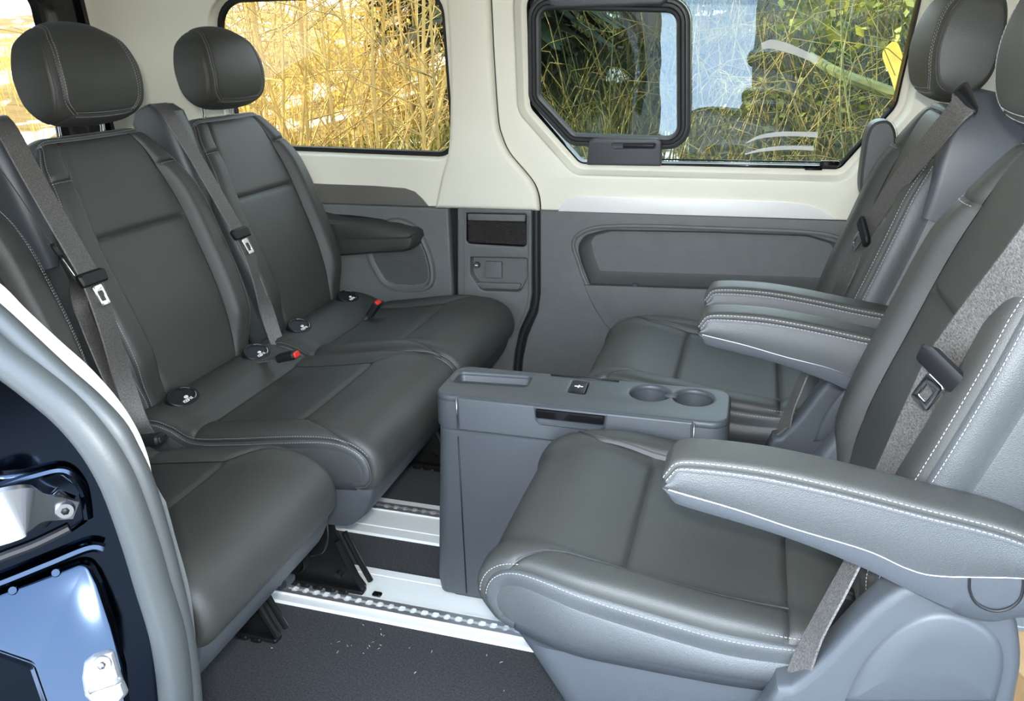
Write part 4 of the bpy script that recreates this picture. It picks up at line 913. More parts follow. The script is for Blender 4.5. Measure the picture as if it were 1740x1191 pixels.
# ================================================================ SEAT BELTS
RB_UP = np.array([-LEAN, 0, 1.0]); RB_UP /= np.linalg.norm(RB_UP); RB_N = np.array([RB_UP[2], 0, -RB_UP[0]])
def rb(px, py, off=.03): return atp(px, py, np.array([BX, 0, BZ]) + RB_N * off, RB_N)
FB_UP = np.array([.245, 0, 1.0]); FB_UP /= np.linalg.norm(FB_UP); FB_N = np.array([-FB_UP[2], 0, FB_UP[0]])
def fbk(px, py, off=.03): return atp(px, py, np.array([.178, 0, .435]) + FB_N * off, FB_N)
def tongue(parent, p, along, across, nrm, w=.062, plate=True, flip=1):
    """black tongue handle with slotted steel blade"""
    R = np.stack([across, along, nrm], 1); R = R / np.linalg.norm(R, axis=0)
    mb = MB(); lp = rpoly([(-w / 2, -.013), (w / 2, -.013), (w / 2 + .003, .010), (w / 2 - .008, .015), (-w / 2 + .008, .015), (-w / 2 - .003, .010)], .006, 5)
    L_ = [np.c_[scale_loop(lp, d), np.full(len(lp), z)] for z, d in ((-.004, .003), (-.002, 0), (.006, 0), (.009, .004))]
    V, Fc = loft(L_, True, True); mb.add(V @ R.T + p, Fc); h = mb.build('tongue', M['black'], parent)
    V, Fc = plate_mesh(rpoly([(-.012, -.015), (.012, -.015), (.012, -.058), (-.012, -.058)][::-1], .004, 4), [rpoly([(-.006, -.028), (.006, -.028), (.006, -.048), (-.006, -.048)][::-1], .002, 3)], .003, .0008)
    V[:, 2] += .004 * 1; mk('steel_blade', V @ R.T + p, Fc, M['chrome'], h, True, .5)
    return h
def belt(label, pts, width, wdir, tong=None, extra=None, off0=(0, 0, 0)):
    t = thing('seat_belt', label, 'seat belt', tuple(map(float, np.array(pts[-1]))), group='dark grey seat belts')
    V, Fc = ribbon(pts, wdir, width, .002, 70); mk('webbing', V, Fc, M['webbing'], t, True, .6)
    return t
YW = np.array([0, 1.0, 0])
# middle rear seat
P_ = [rb(-18, 200, -.06), rb(-8, 200, -.005), rb(14, 224, .03), rb(52, 292, .040), rb(100, 376, .048), rb(152, 466, .050)]
b1 = belt('wide dark seat belt hanging down the middle rear backrest', P_, .05, YW)
P2 = [rb(153, 468, .050), rb(170, 512, .050), rb(190, 575, .042), rb(212, 650, .03), rb(238, 722, .035), rb(262, 752, .03)]
V, Fc = ribbon(P2, np.array([YW, YW, YW, YW * .9 + [.3, 0, 0], YW * .6 + [.8, 0, 0], YW * .3 + [.9, 0, .2]]), [.05, .05, .048, .042, .036, .03], .002, 60); mk('webbing', V, Fc, M['webbing'], b1, True, .6)
d = P2[1] - P_[-2]; tongue(b1, rb(156, 473, .056), -d * -1 * -1, YW, RB_N, .064)
# far rear seat
P_ = [rb(262, 178, -.06), rb(272, 178, -.005), rb(290, 200, .03), rb(330, 262, .040), rb(372, 335, .046), rb(404, 390, .046)]
b2 = belt('seat belt hanging over the rear backrest next to the far wall', P_, .048, YW)
P2 = [rb(404, 390, .046), rb(424, 430, .046), rb(442, 490, .036), rb(462, 556, .025), rb(480, 606, .03)]
V, Fc = ribbon(P2, np.array([YW, YW, YW, YW * .6 + [.8, 0, 0], YW * .5 + [.9, 0, 0]]), [.048, .048, .044, .038, .034], .002, 60); mk('webbing', V, Fc, M['webbing'], b2, True, .6)
d = P2[1] - P_[-2]; tongue(b2, rb(408, 397, .052), -d, YW, RB_N, .062)
# single rear seat: seen edge-on, its lap strap broad
P_ = [rb(-40, 240, .02), rb(10, 300, .036), rb(55, 366, .045), rb(92, 418, .05)]
ed = np.array([.72, -.66, .18])
b3 = belt('seat belt seen edge-on between the single seat and the bench', P_, .045, ed)
P2 = [rb(92, 418, .05), rb(115, 455, .04), rb(140, 505, .01), rb(160, 570, -.01), rb(190, 640, -.01), rb(222, 705, .0), rb(240, 755, .01)]
V, Fc = ribbon(P2, np.array([ed, ed, ed * .5 + YW * .5, YW, YW, YW, YW]), .045, .002, 60); mk('webbing', V, Fc, M['webbing'], b3, True, .6)
tongue(b3, rb(98, 425, .055), np.array(P_[-2]) - np.array(P_[-1]), ed, YW * -1, .058)
# captain seats
WD4 = np.cross(fbk(1590, 232, .03) - fbk(1470, 392, .03), np.array([-.75, -.6, .2])); WD4 /= np.linalg.norm(WD4)
WD5 = np.cross(fbk(1728, 462, .03) - fbk(1606, 618, .03), np.array([-.6, -.78, .2])); WD5 /= np.linalg.norm(WD5)
P_ = [fbk(1646, 168, .012), fbk(1632, 182, .022), fbk(1590, 232, .030), fbk(1530, 305, .034), fbk(1470, 392, .036)]
fw_dir = YW * .85 - FB_N * -.5
b4 = belt('narrow seat belt on the captain seat by the far window', P_, .046, WD4)
P2 = [fbk(1470, 392, .036), fbk(1452, 430, .034), fbk(1432, 480, .030), fbk(1405, 545, .02)]
V, Fc = ribbon(P2, WD4, .046, .002, 40); mk('webbing', V, Fc, M['webbing'], b4, True, .6)
V, Fc = ribbon([fbk(1650, 163, .004), fbk(1646, 168, .014), fbk(1641, 174, .019)], WD4, .049, .007, 12); mk('belt_slot', V, Fc, M['black'], b4, True, .6)
tongue(b4, fbk(1469, 394, .044), P_[-2] - P_[-1], WD4, FB_N * .8 - YW * .6, .055)
P_ = [fbk(1830, 330, .030), fbk(1780, 395, .032), fbk(1728, 462, .034), fbk(1665, 540, .035), fbk(1606, 618, .036)]
b5 = belt('broad seat belt across the nearest captain seat backrest', P_, .048, WD5)
P2 = [fbk(1606, 618, .036), fbk(1580, 672, .034), fbk(1550, 735, .030), fbk(1515, 810, .024), fbk(1470, 900, .015)]
V, Fc = ribbon(P2, WD5, .048, .002, 40); mk('webbing', V, Fc, M['webbing'], b5, True, .6)
tongue(b5, fbk(1607, 632, .046), P_[-2] - P_[-1], WD5, FB_N, .060)
# lap anchors beside the captain cushions
for lab, pts, par in (('lap strap anchored beside the nearest captain cushion', [aty(x, y, Y) for x, y, Y in ((1462, 930, .85), (1425, 1000, .835), (1385, 1075, .826), (1356, 1145, .822), (1346, 1182, .822))], None), ('lap strap anchored beside the far captain cushion', [aty(x, y, Y) for x, y, Y in ((1378, 610, 1.53), (1358, 655, 1.512), (1342, 695, 1.505), (1332, 728, 1.502), (1328, 748, 1.502))], None)):
    t = belt(lab, pts, [.030, .034, .036, .034, .030], np.array([[.35, -.85, .25]] * 3 + [[.6, -.75, .1]] * 2))
    e = np.array(pts[-1]); mb = MB(); mb.add(*rbox(e + [.004, .0, -.012], (.05, .012, .03), .004)); mb.build('anchor_plate', M['black_metal'], t)
    fold = [e + [.004, -.004, .0], e + [.018, -.006, .022], e + [.030, -.006, .048]]
    V, Fc = ribbon(fold, np.array([.9, 0, -.4]), [.042, .034, .006], .002, 20); mk('strap_fold', V, Fc, M['webbing'], t, True, .6)

# buckles
def buckle(label, p, d, w=.03, red=True, ln=.05):
    p = np.array(p, float); d = np.array(d, float); d /= np.linalg.norm(d)
    t = thing('belt_buckle', label, 'buckle', tuple(p - d * ln), group='belt buckles')
    side = np.array([0, 1.0, 0]); R = np.stack([side, np.cross(d, side), d], 1)
    mb = MB(); V, Fc = rbox((0, 0, 0), (w, .020, ln), .006); mb.add(V @ R.T + p - d * ln / 2, Fc); mb.build('buckle_body', M['black'], t)
    mb = MB(); V, Fc = rbox((0, 0, .001), (w - .008, .014, .006), .003); mb.add(V @ R.T + p, Fc); mb.build('release_button', M['red'] if red else M['black'], t)
    mb = MB(); mb.add(*ribbon([p - d * ln, p - d * (ln + .04) - [.01, 0, 0], p - d * (ln + .09) - [.03, 0, 0.01]], side, .026, .004, 16)); mb.build('stalk', M['webbing'], t)
    return t
buckle('red-buttoned buckle lying between the two bench cushions', atz(503, 602, .452), (.95, .1, .25))
buckle('red-buttoned buckle standing at the far end of the bench', atz(642, 514, .452), (.55, .1, .8), .032)
buckle('black buckle tucked between the single seat and the bench', atz(275, 745, .452), (.8, .2, .1), .03, False, .07)
buckle('slim black buckle beside the nearest captain cushion', aty(1441, 1005, .875), (.25, 0, .97), .022, False, .07)

# folded-up armrest of the far captain seat
fa = [aty(x, y, 2.03) for x, y in ((1462, 330), (1466, 250), (1476, 214), (1494, 203), (1512, 208), (1520, 240), (1512, 330))]
lp = spline(np.array([(-p[0], p[2]) for p in fa]), 50, True); L_ = []
for y_, d in ((-.035, .006), (-.030, 0), (.030, 0), (.035, .006)): q = scale_loop(lp, d); L_.append(np.c_[q[:, 0], np.full(len(q), y_ - (2.03 - YS2)), q[:, 1]])
mb = MB(); mb.add(*loft(L_, True, True)); fo_ = mb.build('folded_armrest', M['leather_side'], far_seat)
L_ = [np.c_[scale_loop(lp, -.003)[:, 0], np.full(50, y_ - (2.03 - YS2)), scale_loop(lp, -.003)[:, 1]] for y_ in (.026, .034)]
mb = MB(); mb.add(*loft(L_, False, False)); mb.build('armrest_edge', M['black'], fo_)
# shoulder belt outlets of the captain seats (on the side towards the open door)
def outlet(root):
    up = np.array([-.245, 1.0]); up /= np.linalg.norm(up); fw = np.array([up[1], -up[0]]); b = np.array([-.178, .435]); q = lambda f, u: b + fw * f + up * u
    L_ = []
    for u, f0, f1, y0, y1 in ((.42, -.10, -.01, .205, .238), (.47, -.115, -.006, .185, .240), (.54, -.12, .004, .165, .236), (.60, -.12, .002, .13, .222), (.632, -.11, -.012, .11, .20), (.642, -.09, -.035, .12, .18)):
        sec = []
        for f, y in rpoly([(f0, y0), (f1, y0), (f1, y1), (f0, y1)], .014, 4): p = q(f, u); sec.append((p[0], y, p[1]))
        L_.append(sec)
    mb = MB(); mb.add(*loft(L_, True, True)); return mb.build('belt_outlet', M['plastic'], root)
outlet(near_seat); outlet(far_seat)

# ================================================================ THE NEAR DOOR PILLAR
pil = thing('wall_near', 'dark blue body pillar with grey rubber seal at the open door', None, (-.62, .52, 0), kind='structure')
def py_(pts, Y): return [aty(x, y, Y) for x, y in pts]
rl = py_(((-60, 490), (0, 542), (44, 583), (101, 636), (151, 680), (195, 727), (218, 768), (238, 810), (258, 868), (288, 975), (312, 1080), (326, 1191), (328, 1300)), .56)
ll = py_(((-60, 548), (0, 603), (55, 645), (112, 692), (152, 735), (182, 778), (208, 830), (238, 915), (260, 990), (287, 1085), (300, 1191), (302, 1300)), .545)
mb = MB(); mb.add(*tube(spline(np.array(rl), 90), .0115, 12)); mb.build('seal_lip', M['seal'], pil)
mb = MB(); mb.add(*tube(spline(np.array(ll), 90), .0185, 14)); mb.build('seal_bulb', M['seal'], pil)
# cream trim edge behind the seal
c1_ = py_(((-60, 445), (0, 486), (44, 530), (101, 583), (151, 628), (199, 682), (232, 734), (250, 780), (257, 813)), .585); c2_ = py_(((-60, 475), (0, 520), (44, 565), (101, 618), (151, 664), (195, 712), (222, 758), (240, 800), (250, 816)), .585)
a_ = spline(np.array(c1_), 50); b2_ = spline(np.array(c2_), 50); V, Fc = loft([a_ + [-.002, .004, 0], a_, b2_, b2_ + [-.002, .004, 0]], closed=False); mk('trim_edge', V, Fc, M['cream'], pil, True, .6)
# painted jamb: a wall that faces out of the door opening
JN = np.array([.70, -.70, .10]); JP = np.array([-.60, .535, 0])
def jm(px, py, off=0.0): return atp(px, py, JP + JN * off, JN)
jam = [jm(x, y) for x, y in ((-40, 560), (0, 600), (55, 645), (112, 692), (152, 735), (182, 778), (208, 830), (238, 915), (260, 990), (287, 1085), (300, 1191), (302, 1320), (-260, 1320), (-260, 560))]
mk('jamb_panel', jam + [p + np.array([-.02, .02, 0]) for p in jam], [tuple(range(14))] + [(i, (i + 1) % 14, 14 + (i + 1) % 14, 14 + i) for i in range(14)], M['paint'], pil, False)
def jplate(name, pts, h, bev, mt, parent, rad=.006):
    """raised painted pressing on the jamb"""
    P = np.array([jm(x, y) for x, y in pts]); ex = np.array([JN[1], -JN[0], 0]); ex = ex / np.linalg.norm(ex); n = JN / np.linalg.norm(JN); ey = np.cross(n, ex)
    o_ = P.mean(0); lp = rpoly([((p - o_) @ ex, (p - o_) @ ey) for p in P], rad, 5); L_ = []
    for hh, d in ((0, -bev * .6), (h * .5, 0), (h * .85, bev * .35), (h, bev)): q = scale_loop(lp, d); L_.append(o_ + q[:, :1] * ex + q[:, 1:] * ey + n * hh)
    V, Fc = loft(L_, False, True); return mk(name, V, Fc, mt, parent, True, .8)
# the flared pressing leans outwards towards its foot
JN0, JP0 = JN, JP; JN = np.array([.60, -.62, .50]); JP = jm(70, 975, .004) if False else atp(150, 950, JP0 + JN0 * .004, JN0)
jplate('pressed_panel', ((-120, 1070), (0, 1008), (150, 950), (170, 990), (192, 1060), (210, 1130), (222, 1260), (100, 1260), (55, 1130)), .006, .005, M['paint'], pil, .012)
sp_ = jplate('striker_plate', ((141, 1150), (145, 1122), (160, 1110), (193, 1100), (203, 1135), (216, 1175), (205, 1190), (168, 1204), (146, 1180)), .016, .003, M['zinc'], pil, .005)
n_ = JN / np.linalg.norm(JN); c = jm(173, 1130, .018); mb = MB(); mb.add(*tube([c, c + n_ * .004], [.010, .0085], 16)); bo = mb.build('bolt', M['zinc'], sp_)
mb = MB(); mb.add(*tube([c + n_ * .004, c + n_ * .0046], .0045, 6)); mb.build('bolt_socket', M['steel'], bo)
mb = MB(); mb.add(*tube(spline(np.array([jm(158, 1178, .012), jm(156, 1172, .030), jm(172, 1166, .040), jm(196, 1158, .040), jm(203, 1154, .030), jm(203, 1158, .012)]), 26), .0036, 8)); mb.build('striker_loop', M['zinc'], sp_)
for px, py in ((95, 973), (22, 1003)):
    c = jm(px, py, .006); mb = MB(); mb.add(*tube([c, c + n_ * .003], [.005, .004], 10)); mb.build('weld_spot', M['paint'], pil)
JN, JP = JN0, JP0
jplate('upper_pressing', ((-90, 760), (0, 805), (105, 795), (142, 822), (150, 880), (120, 900), (0, 950), (-90, 985)), .006, .005, M['paint'], pil, .012)
for pts_, r_t, mt_ in ((((-60, 1010), (0, 990), (80, 958), (150, 930), (175, 932)), .006, 'paint'), (((-60, 975), (0, 948), (60, 925), (118, 897)), .005, 'black'), (((-60, 850), (0, 828), (60, 808), (110, 800), (140, 830), (150, 880)), .005, 'paint')):
    mb = MB(); mb.add(*tube(spline(np.array([jm(x, y, .008) for x, y in pts_]), 40), r_t, 8)); mb.build('body_bead', M[mt_], pil)
# door check arm with its screw
ch = MB(); ch.add(*ribbon([jm(-60, 895, .03), jm(0, 880, .045), (jm(40, 868, .048)), jm(72, 864, .034), jm(100, 864, .022), jm(128, 866, .016)], np.array([.05, .05, 1.0]), [.062, .060, .055, .030, .026, .020], .005, 40)); arm = ch.build('hinge_arm', M['steel'], pil)
n_ = JN / np.linalg.norm(JN); c = jm(111, 865, .022); mb = MB(); mb.add(*tube([c, c + n_ * .006], [.0095, .008], 16)); sc = mb.build('screw', M['steel'], arm)
mb = MB(); mb.add(*tube([c + n_ * .006, c + n_ * .0066], .0042, 6)); mb.build('screw_socket', M['black'], sc)
mb = MB(); mb.add(*tube([jm(66, 885, .012), jm(112, 842, .012)], .010, 10)); mb.build('hinge_pin', M['black_metal'], arm)
# inner side of the pillar towards the rear (closes the near side behind the single seat) and sill
ip = [(p[0] - .035, p[2]) for p in b2_[::-1]] + [(-.86, 1.02), (-.90, 1.2), (-.92, 1.42), (-2.03, 1.42), (-2.03, 0), (ll[-1][0] - .02, 0)] + [(p[0] - .03, p[2]) for p in spline(np.array(ll), 30)[::-1][:16]]
V, Fc = plate_mesh(ip, [], .02, .002); mk('inner_panel', np.c_[V[:, 0], .60 + .02 + V[:, 2], V[:, 1]], Fc, M['plastic_trim'], pil, False)
V, Fc = box((.2, .50, -.03), (1.6, .08, .06)); mk('door_sill', V, Fc, M['plastic_trim'], pil, False)

# front end and the near side ahead of the door opening
fr = thing('wall_front', 'front partition behind the captain seats', None, (1.28, 1.4, 0), kind='structure')
V, Fc = box((1.28, 1.4, .70), (.03, 1.9, 1.42)); mk('partition', V, Fc, M['carpet'], fr, False)
V, Fc = box((1.12, .50, .70), (.3, .03, 1.42)); mk('front_pillar', V, Fc, M['plastic_trim'], fr, False)

# cardboard box on the floor behind the nearest captain seat
cb = thing('cardboard_box', 'tan cardboard box on the floor behind the nearest captain seat', 'box', (.53, 1.02, 0))
R_ = np.array([[math.cos(.35), -math.sin(.35), 0], [math.sin(.35), math.cos(.35), 0], [0, 0, 1]])
mb = MB(); mb.add(*box((.53, 1.02, .14), (.18, .30, .28), R_)); mb.build('box_body', M['card'], cb, False)
for sd in (-1, 1):
    mb = MB(); mb.add(*box(np.array([.53, 1.02, .283]) + R_ @ np.array([sd * .046, 0, 0]), (.088, .30, .004), R_)); mb.build('flap', M['card'], cb, False)

# ================================================================ OUTDOORS (seen through the windows)
def gz(x, y):
    """ground height: flat road by the van, a bank rising beyond"""
    y = np.asarray(y, float); x = np.asarray(x, float)
    bank = np.clip(y - 3.3, 0, None); h_ = -.62 + np.where(bank < 7, .40 * bank - .012 * bank ** 2, .40 * 7 - .012 * 49 + .1 * (bank - 7))
    h_ = h_ - np.clip(-x - 2.6, 0, 3) * .16 * np.clip(bank / 3, 0, 1)
    return h_ + .07 * np.sin(1.7 * x + .6 * y) + .05 * np.sin(3.1 * y - 1.3 * x)
def foliage(name, c0, c1, rough=.6, trans=.35):
    m = mat(name, c0, rough); nt = m.node_tree; N = nt.nodes; L = nt.links; b = N['Principled BSDF']
    tc = N.new('ShaderNodeTexCoord'); n = N.new('ShaderNodeTexNoise'); n.inputs['Scale'].default_value = 3.5; n.inputs['Detail'].default_value = 8; L.new(tc.outputs['Object'], n.inputs['Vector'])
    r = N.new('ShaderNodeValToRGB'); r.color_ramp.elements[0].position = .38; r.color_ramp.elements[1].position = .62; r.color_ramp.elements[0].color = (*c0, 1); r.color_ramp.elements[1].color = (*c1, 1)
    L.new(n.outputs['Fac'], r.inputs[0]); L.new(r.outputs[0], b.inputs['Base Color'])
    t = N.new('ShaderNodeBsdfTranslucent'); L.new(r.outputs[0], t.inputs[0]); mx = N.new('ShaderNodeMixShader'); mx.inputs[0].default_value = trans
    L.new(b.outputs[0], mx.inputs[1]); L.new(t.outputs[0], mx.inputs[2]); L.new(mx.outputs[0], N['Material Output'].inputs[0]); return m
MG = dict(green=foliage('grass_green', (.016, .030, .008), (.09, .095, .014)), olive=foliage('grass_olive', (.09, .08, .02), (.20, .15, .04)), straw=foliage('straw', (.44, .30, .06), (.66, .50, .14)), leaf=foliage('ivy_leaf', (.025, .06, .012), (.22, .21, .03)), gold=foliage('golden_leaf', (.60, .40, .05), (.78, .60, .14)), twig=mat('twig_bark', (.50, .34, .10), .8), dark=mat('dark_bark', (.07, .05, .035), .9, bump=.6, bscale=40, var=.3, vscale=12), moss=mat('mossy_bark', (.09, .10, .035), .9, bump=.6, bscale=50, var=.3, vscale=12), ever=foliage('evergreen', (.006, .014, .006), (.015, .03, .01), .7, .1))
# ground: soil and leaf litter, snow lying in patches on the open left part
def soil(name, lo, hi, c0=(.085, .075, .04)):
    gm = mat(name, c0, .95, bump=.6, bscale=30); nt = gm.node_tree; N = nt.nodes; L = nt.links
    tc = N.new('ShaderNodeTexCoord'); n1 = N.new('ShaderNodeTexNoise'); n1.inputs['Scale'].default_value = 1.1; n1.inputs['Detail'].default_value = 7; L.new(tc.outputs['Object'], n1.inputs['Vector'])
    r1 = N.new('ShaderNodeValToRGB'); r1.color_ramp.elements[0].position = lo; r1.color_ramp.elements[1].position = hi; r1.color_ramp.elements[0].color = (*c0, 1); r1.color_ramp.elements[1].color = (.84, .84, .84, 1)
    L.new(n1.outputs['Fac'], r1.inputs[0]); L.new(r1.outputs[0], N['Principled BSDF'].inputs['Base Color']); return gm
def terrain(x0, x1, y0, y1, nx, ny, mt, label):
    G = np.array([[(x, y, float(gz(x, y))) for y in np.linspace(y0, y1, ny)] for x in np.linspace(x0, x1, nx)]); return tag(mk('ground', *grid(G), mt), label, kind='structure')
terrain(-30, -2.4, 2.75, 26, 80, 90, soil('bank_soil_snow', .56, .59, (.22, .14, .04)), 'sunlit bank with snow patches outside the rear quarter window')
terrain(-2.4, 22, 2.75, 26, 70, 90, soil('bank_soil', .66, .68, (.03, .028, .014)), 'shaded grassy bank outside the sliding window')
snowm = mat('snow', (.86, .88, .92), .7, bump=.3, bscale=20); gravel = mat('gravel', (.05, .05, .05), .9, bump=.6, bscale=80, var=.4, vscale=30)
def flat(x0, x1, y0, y1, mt, label, n=30):
    G = np.array([[(x, y, -.64 + .03 * math.sin(x * 1.3) * math.cos(y * 1.1)) for y in np.linspace(y0, y1, n)] for x in np.linspace(x0, x1, n)]); return tag(mk('ground', *grid(G), mt), label, kind='structure')
flat(-45, -3.0, -25, 2.8, snowm, 'snow-covered ground behind the van'); flat(-3.0, 25, -9, 2.8, gravel, 'dark gravel the van is parked on')
G = np.array([[(xx, yy, -.60 + .012 * math.sin(7 * yy + 9 * xx)) for yy in np.linspace(-.4, -8.8, 40)] for xx in (0, 1)], float)  # snow strip added and shaped to reflect as a bright band in the glass
for j in range(40):
    pth = 4.54 - G[0, j, 1]; G[0, j, 0] = -.120 * pth + .008 * math.sin(.9 * j); G[1, j, 0] = -.012 * pth + .006 * math.sin(.7 * j)
tag(mk('ground', *grid(np.array([G[0] * (1 - f) + G[1] * f for f in np.linspace(0, 1, 8)])), snowm), 'unseen strip of snow shaped to reflect in the sliding window', kind='structure'); flat(-3.0, 25, -25, -9, snowm, 'snow field behind the photographer')

def blades(name, n, xr, yr, hmin, hmax, w, mt, label, lean=.5, cat='grass', dens=None, off=0.0):
    V = []; Fc = []
    x = rng.uniform(*xr, n); y = yr[0] + (yr[1] - yr[0]) * rng.uniform(0, 1, n) ** 1.3
    if dens is not None: k = rng.uniform(0, 1, n) < dens(x, y); x, y = x[k], y[k]
    z = gz(x, y) + off; a = rng.uniform(0, 2 * PI, len(x)); h_ = rng.uniform(hmin, hmax, len(x)); b_ = rng.uniform(.1, 1, len(x)) * lean; ww = w * rng.uniform(.6, 1.3, len(x))
    for i in range(len(x)):
        d = np.array([math.cos(a[i]), math.sin(a[i]), 0]); s_ = np.array([-d[1], d[0], 0]) * ww[i]; p = np.array([x[i], y[i], z[i] - .03]); k = len(V)
        p1 = p + d * h_[i] * b_[i] * .25 + [0, 0, h_[i] * .55]; p2 = p + d * h_[i] * b_[i] + [0, 0, h_[i] * (1 - .35 * b_[i])]
        V += [p - s_, p + s_, p1 + s_ * .8, p1 - s_ * .8, p2]; Fc += [(k, k + 1, k + 2, k + 3), (k + 3, k + 2, k + 4)]
    o = mk(name, V, Fc, mt, None, False); return tag(o, label, cat, kind='stuff')
R_X = (-3.2, 3.6)
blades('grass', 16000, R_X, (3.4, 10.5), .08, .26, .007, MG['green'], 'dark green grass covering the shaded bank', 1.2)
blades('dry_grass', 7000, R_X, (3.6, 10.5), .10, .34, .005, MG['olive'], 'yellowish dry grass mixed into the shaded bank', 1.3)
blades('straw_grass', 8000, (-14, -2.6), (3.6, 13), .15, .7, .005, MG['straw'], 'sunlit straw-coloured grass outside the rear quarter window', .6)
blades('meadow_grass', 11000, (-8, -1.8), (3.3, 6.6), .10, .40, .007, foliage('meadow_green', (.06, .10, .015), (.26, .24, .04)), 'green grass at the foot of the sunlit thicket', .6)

def leaves(name, n, c, rad, size, mt, label, cat, parent=None, kind='stuff'):
    V = []; Fc = []
    for i in range(n):
        u = rng.normal(size=3); u /= np.linalg.norm(u); p = np.array(c) + u * np.array(rad) * rng.uniform(.35, 1) ** .5
        a = rng.normal(size=3); a /= np.linalg.norm(a); b = np.cross(a, rng.normal(size=3)); b /= np.linalg.norm(b); s_ = size * rng.uniform(.5, 1.3); k = len(V)
        V += [p - a * s_, p + b * s_ * .55 + a * s_ * .1, p + a * s_, p - b * s_ * .55 + a * s_ * .1]; Fc += [(k, k + 1, k + 2, k + 3)]
    o = mk(name, V, Fc, mt, parent, False); tag(o, label, cat, kind=kind); return o

def sapling(label, x, y, hgt, r0, mt, nb, group, spread=.5, lean=(0, 0), name='sapling'):
    """one bush stem: trunk with thin side twigs that fork again"""
    b = np.array([x, y, float(gz(x, y)) - .05]); t = thing(name, label, 'shrub' if name != 'tree' else 'tree', tuple(b), group=group)
    top = b + np.array([lean[0], lean[1], 1.0]) * hgt; mid = (b + top) / 2 + rng.normal(size=3) * .06 * hgt * np.array([1, 1, 0])
    S_ = spline(np.array([b, mid, top]), 12); mb = MB(); mb.add(*tube(S_, np.linspace(r0, r0 * .35, 12), 5)); mb.build('stem', mt, t)
    tw = MB()
    for i in range(nb):
        k = rng.uniform(.15, .98); p = S_[min(11, int(k * 11))]; d = rng.normal(size=3); d[2] = abs(d[2]) * .7 + .35; d /= np.linalg.norm(d); ln = spread * hgt * rng.uniform(.25, .7) * (1.15 - k * .7)
        q = p + d * ln; m_ = (p + q) / 2 + rng.normal(size=3) * ln * .08; tw.add(*tube(np.array([p, m_, q]), [r0 * .42, r0 * .3, r0 * .14], 3, caps=False))
        for j in range(3):
            s0 = m_ + (q - m_) * rng.uniform(0, .8); e = s0 + (d + rng.normal(size=3) * .6) * ln * rng.uniform(.25, .5); tw.add(*tube(np.array([s0, e]), [r0 * .2, r0 * .1], 3, caps=False))
    tag(tw.build('twigs', mt, t, True, None), kind='stuff'); return t
for i in range(70):
    y = rng.uniform(4.2, 10.5); px = rng.uniform(400, 765) if i < 60 else rng.uniform(250, 400); x = aty(px, 120, y)[0]
    sapling('thin golden bush stem in the sunlit thicket outside the rear quarter window', x, y, rng.uniform(1.8, 3.6), rng.uniform(.008, .018), MG['twig'], 16, 'bush stems in the sunlit thicket', .55, (rng.uniform(-.15, .15), rng.uniform(-.1, .1)))
for i in range(20):
    y = rng.uniform(3.9, 8.5); px = rng.uniform(905, 1560); x = aty(px, 120, y)[0]
    sapling('thin bare stem on the shaded bank outside the sliding window', x, y, rng.uniform(.9, 2.2), rng.uniform(.004, .009), MG['moss'], 9, 'bare stems on the shaded bank', .5, (rng.uniform(-.25, .25), rng.uniform(-.1, .1)))
# long arching stems tangled over the shaded bank
V = []; Fc = []
mb = MB()
for i in range(420):
    y = rng.uniform(4.0, 8.5); px = rng.uniform(880, 1600); x = aty(px, 120, y)[0]; b = np.array([x, y, float(gz(x, y))]); a = rng.uniform(0, 2 * PI); ln = rng.uniform(.4, 1.3); d = np.array([math.cos(a), .3 * math.sin(a), 0]); h_ = rng.uniform(.3, 1.0) * ln
    mb.add(*tube(spline(np.array([b, b + d * ln * .35 + [0, 0, h_], b + d * ln * .8 + [0, 0, h_ * .9], b + d * ln * 1.2 + [0, 0, h_ * .35]]), 9), np.linspace(.0055, .0018, 9), 3, caps=False))
tag(mb.build('arching_stems', MG['olive'], None, True, None), 'tangle of pale arching grass stems on the shaded bank', 'stems', kind='stuff')
# withered golden leaves hanging in the sunlit thicket
for px, py, y, rr, lab in ((470, 60, 7.5, 1.1, 'left part'), (600, 50, 8.5, 1.3, 'middle'), (700, 90, 7.0, .9, 'right part')):
    leaves('withered_leaves', 900, aty(px, py, y), (rr, .8, .9), .028, MG['gold'], 'withered golden leaves in the ' + lab + ' of the sunlit thicket', 'leaves')
# dark trunk, mossy branch, ivy, golden leaf seen through the sliding window
p = aty(1085, 140, 8.5); b = np.array([p[0], 8.5, float(gz(p[0], 8.5)) - .1])
t = thing('tree', 'dark tree trunk standing on the bank behind the sliding window', 'tree', tuple(b)); mb = MB(); mb.add(*tube(np.array([b, b + [-.05, 0, 1.0], b + [-.12, .1, 2.4], b + [-.2, .2, 4.5]]), [.20, .15, .13, .10], 10)); mb.build('trunk', MG['dark'], t)
mb = MB(); [mb.add(*tube(np.array([b + [-.08, 0, z], b + [dx, -.1, z + .5], b + [dx * 2.0, -.1, z + .8]]), [.05, .035, .015], 6)) for z, dx in ((1.3, .4), (1.8, -.5), (2.4, .5), (2.9, -.4))]; tag(mb.build('branches', MG['dark'], t), kind='stuff')
br_ = [aty(1375, 95, 6.2), aty(1420, 122, 6.1), aty(1470, 142, 6.05), aty(1560, 175, 6.0), aty(1640, 195, 5.9)]
t = thing('fallen_branch', 'mossy green branch slanting across the bank at the right', 'branch', tuple(br_[-1])); mb = MB(); mb.add(*tube(spline(np.array(br_), 20), np.linspace(.03, .055, 20), 8)); mb.build('limb', MG['moss'], t)
leaves('ivy', 420, aty(1480, 20, 7.0), (.75, .4, .40), .055, MG['leaf'], 'yellow-green ivy leaves at the upper right of the sliding window', 'ivy')
leaves('bramble', 700, aty(1010, 150, 7.2), (1.2, .5, .45), .04, MG['ever'], 'dark bramble leaves on the shaded bank', 'bramble')
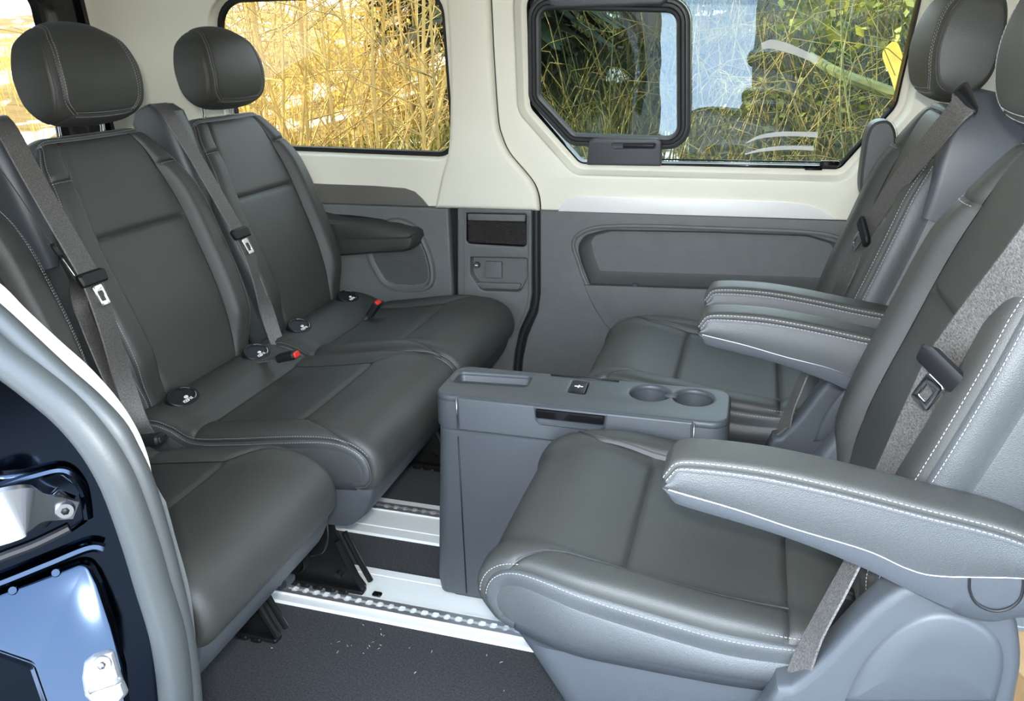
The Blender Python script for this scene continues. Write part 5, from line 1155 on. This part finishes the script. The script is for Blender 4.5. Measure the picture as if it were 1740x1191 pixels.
leaves('bramble', 500, aty(1350, 190, 6.6), (1.2, .4, .30), .035, MG['leaf'], 'low green bramble leaves under the mossy branch', 'bramble')
c = aty(1522, 122, 5.4); t = thing('dead_leaf', 'bright golden withered leaf beside the far headrest', 'leaf', tuple(c))
lf = spline(np.array([(-.075, .13), (-.02, .17), (.03, .08), (.075, -.06), (.07, -.15), (.02, -.13), (-.03, -.02), (-.08, .08)]), 30, True); V = [c + np.array([q[0], .02 * math.sin(9 * q[1]), q[1]]) for q in lf]; V2 = [v + np.array([0, .004, 0]) for v in V]
mk('leaf_blade', V + V2, [tuple(range(30)), tuple(range(59, 29, -1))] + [(i, (i + 1) % 30, 30 + (i + 1) % 30, 30 + i) for i in range(30)], MG['gold'], t, False)
# evergreens added to keep low sun off the right bank and rear window
def evergreen(label, x, y, hgt, rad):
    b = np.array([x, y, float(gz(x, y)) - .1]); t = thing('evergreen', label, 'tree', tuple(b), group='evergreens added to block the sun')
    mb = MB(); mb.add(*tube([b, b + [0, 0, hgt]], [.12, .02], 8)); mb.build('trunk', MG['dark'], t)
    mb = MB(); mb.add(*tube([b + [0, 0, .3], b + [0, 0, hgt * .97]], [rad * .62, .03], 14)); mb.build('sun_block_cone', MG['ever'], t)  # solid dark cone added to stop sun passing between the needles
    V = []; Fc = []
    for i in range(2200):
        k = rng.uniform(.08, 1); a = rng.uniform(0, 2 * PI); rr = rad * (1 - k) ** .8 * rng.uniform(.3, 1) + .05; p = b + [rr * math.cos(a), rr * math.sin(a), k * hgt]
        d = np.array([math.cos(a), math.sin(a), -.35]); s_ = np.array([-d[1], d[0], 0]) * .09; q = p + d * .32; kk = len(V); V += [p - s_, p + s_, q + s_ * .4 - [0, 0, .08], q - s_ * .4 - [0, 0, .08]]; Fc += [(kk, kk + 1, kk + 2, kk + 3)]
    tag(mk('needles', V, Fc, MG['ever'], t, False), kind='stuff'); return t
for lab, px, y, hh, rr in (('dark evergreen added behind the middle pillar to shade the bank', 835, 7.5, 5.5, 1.1), ('dark evergreen added further up behind the middle pillar to shade the bank', 850, 10.5, 7.5, 1.5)):
    evergreen(lab, aty(px, 100, y)[0], y, hh, rr)
for x, y, hh, rr, lab in ((-11, -1.2, 10, 2.3, 'first'), (-11.4, .5, 11, 2.4, 'second'), (-11, 2.2, 10, 2.3, 'third')): evergreen(lab + ' of the unseen tall evergreens added behind the van to block the sun', x, y, hh, rr)

# unseen hedges added so the window glass and paint reflect something dark
def hedge(label, x0, x1, y, h_, n):
    t = thing('hedge', label, 'hedge', ((x0 + x1) / 2, y, -.64), group='unseen hedges added for dark reflections'); V = []; Fc = []
    for i in range(n):
        p = np.array([rng.uniform(x0, x1), y + rng.normal() * .35, -.64 + h_ * rng.uniform(0, 1) ** .8]); a = rng.normal(size=3); a /= np.linalg.norm(a); b = np.cross(a, rng.normal(size=3)); b /= np.linalg.norm(b); k = len(V)
        V += [p - a * .16, p + b * .09, p + a * .16, p - b * .09]; Fc += [(k, k + 1, k + 2, k + 3)]
    tag(mk('leaves', V, Fc, MG['ever'], t, False), kind='stuff'); mb = MB(); mb.add(*box(((x0 + x1) / 2, y, -.64 + h_ * .46), (x1 - x0, .5, h_ * .92))); mb.build('branch_core', MG['dark'], t, False); return t
hedge('long unseen hedge added for dark reflections, towards the front of the van', .15, 14, -7.5, 2.6, 4000)
hedge('unseen hedge added for dark reflections, towards the rear of the van', -16, -1.6, -7.5, 2.6, 4000)
